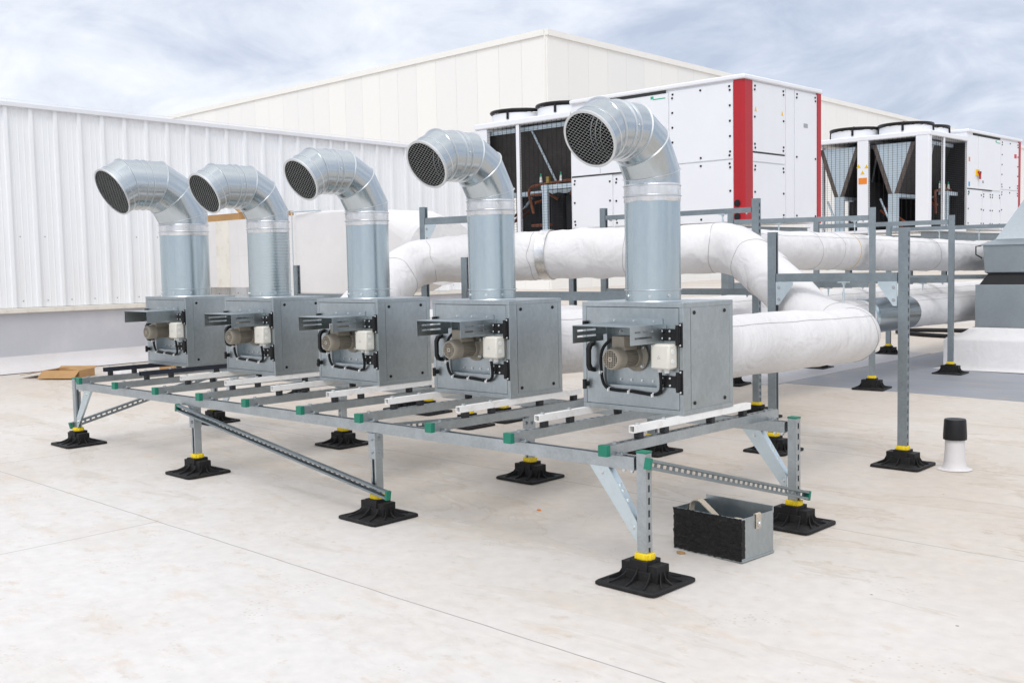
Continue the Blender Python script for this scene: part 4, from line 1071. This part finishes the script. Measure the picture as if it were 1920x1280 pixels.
# ================================================================== ROOFTOP COWL AND CURB
cX, cY = -2.014, 8.0
cu = thing('roof_curb', (cX, cY, rz(cX, cY)), 0, 'white membrane wrapped curb under the galvanised rooftop cowl', 'curb')
mb = MB(); zt = .33
def rect(x0, x1, y0, y1, z): return [V((x0, y0, z)), V((x1, y0, z)), V((x1, y1, z)), V((x0, y1, z))]
def rsub(x0, x1, y0, y1, z, n=10):
    c = [(x0, y0), (x1, y0), (x1, y1), (x0, y1)]; out = []
    for i in range(4):
        a, b = c[i], c[(i + 1) % 4]
        for j in range(n):
            t = j / n; xx, yy = a[0] + (b[0] - a[0]) * t, a[1] + (b[1] - a[1]) * t
            k = noise.noise(V((xx * 4, yy * 4, z * 5))) * .008; out.append(V((xx + k, yy + k, z)))
    return out
mb.rings([rsub(-.10, 2.05, -.10, 2.05, .002), rsub(-.02, 1.97, -.02, 1.97, .010), rsub(0, 1.95, 0, 1.95, .04), rsub(0, 1.95, 0, 1.95, zt - .03), rsub(.02, 1.93, .02, 1.93, zt), rsub(.14, 1.81, .18, 1.77, zt + .05), rsub(.205, 1.745, .235, 1.715, zt + .10)], False)
mb.build('membrane_wrap', 'curbwrap', cu, sharp=50)
cw = thing('roof_cowl', (cX + .98, cY + .98, .42), 0, 'large galvanised rooftop cowl with sloping sides, cut off by the right edge of the photo', 'cowl')
def C(x0, x1, y0, y1, z): return [V((x0 - cw.location.x, y0 - cw.location.y, z - .42)), V((x1 - cw.location.x, y0 - cw.location.y, z - .42)), V((x1 - cw.location.x, y1 - cw.location.y, z - .42)), V((x0 - cw.location.x, y1 - cw.location.y, z - .42))]
x0, y0 = -1.785, 8.253; S1 = 1.51
mb = MB(); mb.rings([C(x0, x0 + S1, y0, y0 + S1, .47), C(x0, x0 + S1, y0, y0 + S1, .962)], True); mb.m = 1; mb.rings([C(x0 + .03, x0 + S1 - .03, y0 + .03, y0 + S1 - .03, .962), C(x0 + .12, x0 + S1 - .12, y0 + .12, y0 + S1 - .12, 1.12)], True)
mb.build('base_box', ['hood_sheet', 'black'], cw, bevel=.004)
mb = MB(); o1 = .06
mb.rings([C(x0 + .19, x0 + S1 - .19, y0 + .19, y0 + S1 - .19, 1.012), C(x0 + .07, x0 + S1 - .07, y0 + .07, y0 + S1 - .07, 1.09), C(x0 + .055, x0 + S1 - .055, y0 + .055, y0 + S1 - .055, 1.37)], True); mb.m = 0
mb.rings([C(x0 + .035, x0 + S1 - .035, y0 + .035, y0 + S1 - .035, 1.37), C(x0 + .035, x0 + S1 - .035, y0 + .035, y0 + S1 - .035, 1.385), C(x0 + .15, x0 + S1 - .15, y0 + .15, y0 + S1 - .15, 1.435)], True)
mb.build('skirt', 'hood_sheet', cw, bevel=.003)
mb = MB(); mb.rings([C(x0 + .15, x0 + S1 - .15, y0 + .15, y0 + S1 - .15, 1.436), C(x0 + .42, x0 + S1 - .42, y0 + .40, y0 + S1 - .40, 1.955), C(x0 + .42, x0 + S1 - .42, y0 + .40, y0 + S1 - .40, 1.96)], True); mb.build('sloping_hood', 'hood_sheet', cw)
mb = MB(); mb.rings([C(x0 + .37, x0 + S1 - .37, y0 + .35, y0 + S1 - .35, 1.95), C(x0 + .37, x0 + S1 - .37, y0 + .35, y0 + S1 - .35, 2.06)], True); mb.build('top_cap', 'hood_sheet', cw, bevel=.003)
mb = MB()
for yy in (y0 + .05, y0 + S1 - .1): p = C(x0, x0, yy, yy, 1.37)[0]; mb.tube([p + V((.04, 0, 0)), p + V((-.015, 0, -.005)), p + V((-.015, 0, -.09)), p + V((.05, 0, -.13))], .008, 6)
mb.build('bracket', 'black', cw)

# ================================================================== SMALL THINGS ON THE ROOF
# vent pipe
vx, vy = .085, 2.92
vt = thing('vent_pipe', (vx, vy, rz(vx, vy)), 0, 'short white vent pipe with a black plastic cap standing on the roof at right', 'vent pipe')
mb = MB(); mb.lathe([(.098, .002), (.090, .004), (.074, .008), (.066, .018), (.061, .05), (.056, .12), (.054, .22)], n=28); mb.build('pipe', 'fillet', vt)
mb = MB(); mb.lathe([(.058, .178), (.066, .178), (.0665, .20), (.0615, .29), (.058, .297), (.02, .302), (.0, .302)], n=28); mb.build('cap', 'black', vt)
# tool tray
tx, ty = -.015, .592; ta = radians(-3.5)
tt = thing('tool_tray', (tx, ty, rz(tx, ty) + .001), ta, 'galvanised open metal tray with a black smeared front and a canvas strap handle', 'metal tray')
mb = MB(); a, b, h, t = .178, .116, .186, .0025
mb.box(-a, a, -b, b, 0, t); mb.box(-a, a, b - t, b, t, h + .02); mb.box(-a, -a + t, -b + t, b - t, t, h); mb.box(a - t, a, -b + t, b - t, t, h); mb.box(-a, a, -b, -b + t, t, h)
mb.box(-a - .002, a + .003, -b - .002, b + .003, .0, .010)
mb.build('tray', 'sheet', tt, bevel=.001)
mb = MB()   # tar-like coating, wrapped a little round the right corner
nx, nz = 36, 18; g = []
for j in range(nz + 1):
    for i in range(nx + 1):
        x = -a - .003 + (2 * a + .006) * i / nx; z = .004 + (h - .005) * j / nz
        k = .005 + .009 * abs(noise.noise(V((x * 16, 0, z * 40)))) + .004 * noise.noise(V((x * 60, 3, z * 80)))
        e = min(i, nx - i, j, nz - j)
        if e == 0: x += .006 * noise.noise(V((i * 1.7, j * 1.3, 2))); z += .007 * noise.noise(V((i * 1.3, j * 1.9, 7))); k = .0035
        g.append((x, -b - k, z))
mb.add(g, [(j * (nx + 1) + i, j * (nx + 1) + i + 1, (j + 1) * (nx + 1) + i + 1, (j + 1) * (nx + 1) + i) for j in range(nz) for i in range(nx)])
prev = None
vs = []; 
for j in range(nz + 1):
    z = .016 + (h - .022) * j / nz; wv = .022 + .006 * noise.noise(V((j * .9, 1, 1)))
    vs += [(a + .0015, -b - .002, z), (a + .0015, -b + wv, z)]
mb.add(vs, [(2 * j, 2 * j + 1, 2 * j + 3, 2 * j + 2) for j in range(nz)])
mb.build('tar_coating', 'bitumen', tt, sharp=60)
mb = MB()
def strip(mb, pts, w, th=.0022, wd=V((0, 1, 0))):
    P = resample(fillet(pts, .05, 6), .012); vs = []; fr = frames(P)
    rs = []
    for p, (tg, x, y) in zip(P, fr):
        nrm = tg.cross(wd).normalized(); rs.append([p - wd * w / 2 - nrm * th, p + wd * w / 2 - nrm * th, p + wd * w / 2 + nrm * th, p - wd * w / 2 + nrm * th])
    mb.rings(rs, True)
strip(mb, [(-a + .006, 0, .14), (-a + .010, 0, .195), (-a + .055, -.005, .212), (-.05, -.01, .165), (.005, -.01, .125), (.06, -.01, .155), (.10, 0, .15), (.15, 0, .115), (a - .012, 0, .15), (a - .008, 0, h + .006), (a + .004, 0, h + .006), (a + .005, 0, h - .058)], .034)
mb.build('strap', 'webbing', tt, sharp=60)
mb = MB(); mb.cyl((a + .006, 0, h - .036), (a + .010, 0, h - .036), .013, n=16); mb.cyl((a + .010, 0, h - .036), (a + .014, 0, h - .036), .008, .006, n=10); mb.build('strap_bolt', 'zinc', tt)
# cardboard boxes
def openbox(name, loc, rot, w, d, h, label):
    c = thing(name, loc, rot, label, 'cardboard box'); t = .006
    mb = MB(); mb.box(-w, w, -d, d, 0, t); mb.box(-w, w, -d, -d + t, t, h); mb.box(-w, w, d - t, d, t, h); mb.box(-w, -w + t, -d + t, d - t, t, h); mb.box(w - t, w, -d + t, d - t, t, h); mb.build('carton', 'card', c)
    def flap(p, q, out):
        p, q, out = V(p), V(q), V(out); nrm = (q - p).cross(out).normalized() * .003
        mb = MB(); mb.add([p - nrm, q - nrm, q + out - nrm, p + out - nrm, p + nrm, q + nrm, q + out + nrm, p + out + nrm], [(0, 3, 2, 1), (4, 5, 6, 7), (0, 1, 5, 4), (1, 2, 6, 5), (2, 3, 7, 6), (3, 0, 4, 7)]); mb.build('flap', 'card', c)
    flap((-w, -d, h), (w, -d, h), (.0, -.12, -.075)); flap((w, d, h), (-w, d, h), (0, .05, .02)); flap((-w, d, h), (-w, -d, h), (-.28, 0, -.05)); flap((w, -d, h), (w, d, h), (-.16, 0, .02))
    return c
openbox('cardboard_box', (-9.45, 1.92, rz(-9.45, 1.92) + .001), radians(35), .22, .16, .085, 'opened brown cardboard box lying on the roof in front of the lilac wall base')
cb = thing('cardboard_box', (-9.1, 4.05, 1.887), 0, 'torn flat brown cardboard carton lying on top of the square lagged duct', 'cardboard box')
mb = MB(); mb.box(-.75, .05, -.10, .3, 0, .085); mb.box(.22, .62, -.10, .3, 0, .09); mb.box(.05, .22, .05, .3, .0, .02); mb.build('carton', 'card', cb)
mb = MB(); p = [V((.05, -.10, .085)), V((.05, .2, .085)), V((-.13, .2, .19)), V((-.13, -.10, .19))]; nn = V((0.005, 0, .005)); mb.add([x - nn for x in p] + [x + nn for x in p], [(0, 3, 2, 1), (4, 5, 6, 7), (0, 1, 5, 4), (1, 2, 6, 5), (2, 3, 7, 6), (3, 0, 4, 7)]); mb.build('flap', 'card', cb)
mb = MB(); mb.box(-.16, .16, -.06, .06, 0, .07); o = mb.build('cardboard_piece', 'card', None, bevel=.004, loc=(-9.05, 2.95, rz(-9.05, 2.95) + .001)); tag(o, 'small brown cardboard offcut on the roof under the first fan', 'cardboard')
mb = MB(); mb.box(-.11, .11, -.11, .11, 0, .05); mb.box(-.08, .08, -.08, .08, .05, .055); o = mb.build('foam_block', 'foam', None, bevel=.006, loc=(-9.22, 2.47, rz(-9.22, 2.47) + .001)); tag(o, 'white foam block lying on the roof beneath the navy tubes', 'foam block')
# hose behind the curb
mb = MB(); hp = [(-1.6, 11.2), (-2.6, 11.5), (-3.9, 11.75), (-4.4, 12.1), (-4.3, 12.5), (-3.6, 12.75), (-2.4, 12.9), (-1.2, 13.0)]
mb.tube(resample(fillet([(x, y, rz(x, y) + .03) for x, y in hp], .4), .1), .03, 8); o = mb.build('hose', 'cable'); tag(o, 'black hose looped on the roof behind the white wrapped curb', 'hose')
# bits of debris
mb = MB(); mb.lathe([(.0, .001), (.010, .001), (.011, .004), (.006, .007), (.0, .007)], n=9); o = mb.build('plastic_plug', 'orange', None, loc=(-1.13, .62, rz(-1.13, .62) + .001)); o.scale = (1.3, .8, 1); tag(o, 'tiny orange plastic plug lying on the bare roof', 'plug')
mb = MB(); mb.rings([[V((.02 * cos(a) * (1 + .3 * sin(3 * a)), .012 * sin(a), z)) for a in [2 * pi * i / 10 for i in range(10)]] for z in (.0, .008)], True)
o = mb.build('debris_crumb', 'card', None, loc=(-.13, .43, rz(-.13, .43) + .001)); tag(o, 'brown crumb of debris on the roof just in front of the metal tray', 'debris')

# ================================================================== WORLD AND SUN
wd = bpy.data.worlds.new('World'); S.world = wd; wd.use_nodes = True; nt = wd.node_tree
bg = nt.nodes['Background']
SKYX, SKYY = 3.0, 1.0
SUN_EL, SUN_AZ = radians(52), radians(148)     # azimuth measured like the sky texture
sky = N(nt, 'ShaderNodeTexSky', sky_type='NISHITA'); sky.sun_disc = False; sky.sun_elevation = SUN_EL; sky.sun_rotation = SUN_AZ
sky.air_density = 1.2; sky.dust_density = 2
tc = N(nt, 'ShaderNodeTexCoord'); sx = N(nt, 'ShaderNodeSeparateXYZ'); nt.links.new(tc.outputs['Generated'], sx.inputs[0])
den = mathn(nt, 'ADD', mathn(nt, 'MAXIMUM', sx.outputs[2], 0.0), .30)
cx_ = N(nt, 'ShaderNodeCombineXYZ'); nt.links.new(mathn(nt, 'DIVIDE', sx.outputs[0], den), cx_.inputs[0]); nt.links.new(mathn(nt, 'DIVIDE', sx.outputs[1], den), cx_.inputs[1])
ofs = N(nt, 'ShaderNodeVectorMath', operation='ADD'); nt.links.new(cx_.outputs[0], ofs.inputs[0]); ofs.inputs[1].default_value = (SKYX, SKYY, 0)
n1 = mathn(nt, 'ADD', mathn(nt, 'MULTIPLY', noi(nt, ofs.outputs[0], 1.25, 9, .55, .3), .58), mathn(nt, 'MULTIPLY', noi(nt, ofs.outputs[0], 3.4, 9, .6, .5), .42))
rp = ramp(nt, n1, [(.385, (.43, .485, .605)), (.455, (.54, .59, .70)), (.52, (.68, .715, .795)), (.59, (.80, .82, .865))])
# overcast sky grows brighter and whiter towards the zenith
mr = N(nt, 'ShaderNodeMapRange', interpolation_type='SMOOTHSTEP'); mr.inputs[1].default_value = .22; mr.inputs[2].default_value = .9; nt.links.new(sx.outputs[2], mr.inputs[0])
whit = mixc(nt, mathn(nt, 'MULTIPLY', mr.outputs[0], .6), rp.outputs[0], (.80, .78, .75))
zen = mathn(nt, 'ADD', mathn(nt, 'MULTIPLY', mr.outputs[0], .40), 1.2)
# broad glow of the veiled sun behind the cloud
dt = N(nt, 'ShaderNodeVectorMath', operation='DOT_PRODUCT'); nt.links.new(tc.outputs['Generated'], dt.inputs[0]); dt.inputs[1].default_value = (sin(SUN_AZ) * cos(SUN_EL), cos(SUN_AZ) * cos(SUN_EL), sin(SUN_EL))
glow = mathn(nt, 'MULTIPLY', mathn(nt, 'POWER', mathn(nt, 'MAXIMUM', dt.outputs['Value'], 0.0), 7.0), 1.5)
zen = mathn(nt, 'ADD', zen, glow)
mulv = N(nt, 'ShaderNodeVectorMath', operation='SCALE'); nt.links.new(whit, mulv.inputs[0]); nt.links.new(zen, mulv.inputs['Scale'])
skl = N(nt, 'ShaderNodeVectorMath', operation='SCALE'); nt.links.new(sky.outputs[0], skl.inputs[0]); skl.inputs['Scale'].default_value = .10
mx = mixc(nt, .88, skl.outputs[0], mulv.outputs[0])
nt.links.new(mx, bg.inputs['Color']); bg.inputs['Strength'].default_value = 1.0
sl = bpy.data.lights.new('sun', 'SUN'); sl.energy = .9; sl.angle = radians(22); sl.color = (1, .965, .925)
so = bpy.data.objects.new('sun', sl); COL.objects.link(so)
# direction towards the sun: sky rotation 0 = +Y, turning clockwise seen from above
dsun = V((sin(SUN_AZ) * cos(SUN_EL), cos(SUN_AZ) * cos(SUN_EL), sin(SUN_EL)))
so.rotation_euler = dsun.to_track_quat('Z', 'Y').to_euler(); so.location = dsun * 60
S.view_settings.view_transform = 'Standard'; S.view_settings.look = 'None'; S.view_settings.exposure = 0.12; S.view_settings.gamma = 1
S.render.engine = 'CYCLES'
S.cycles.max_bounces = 8
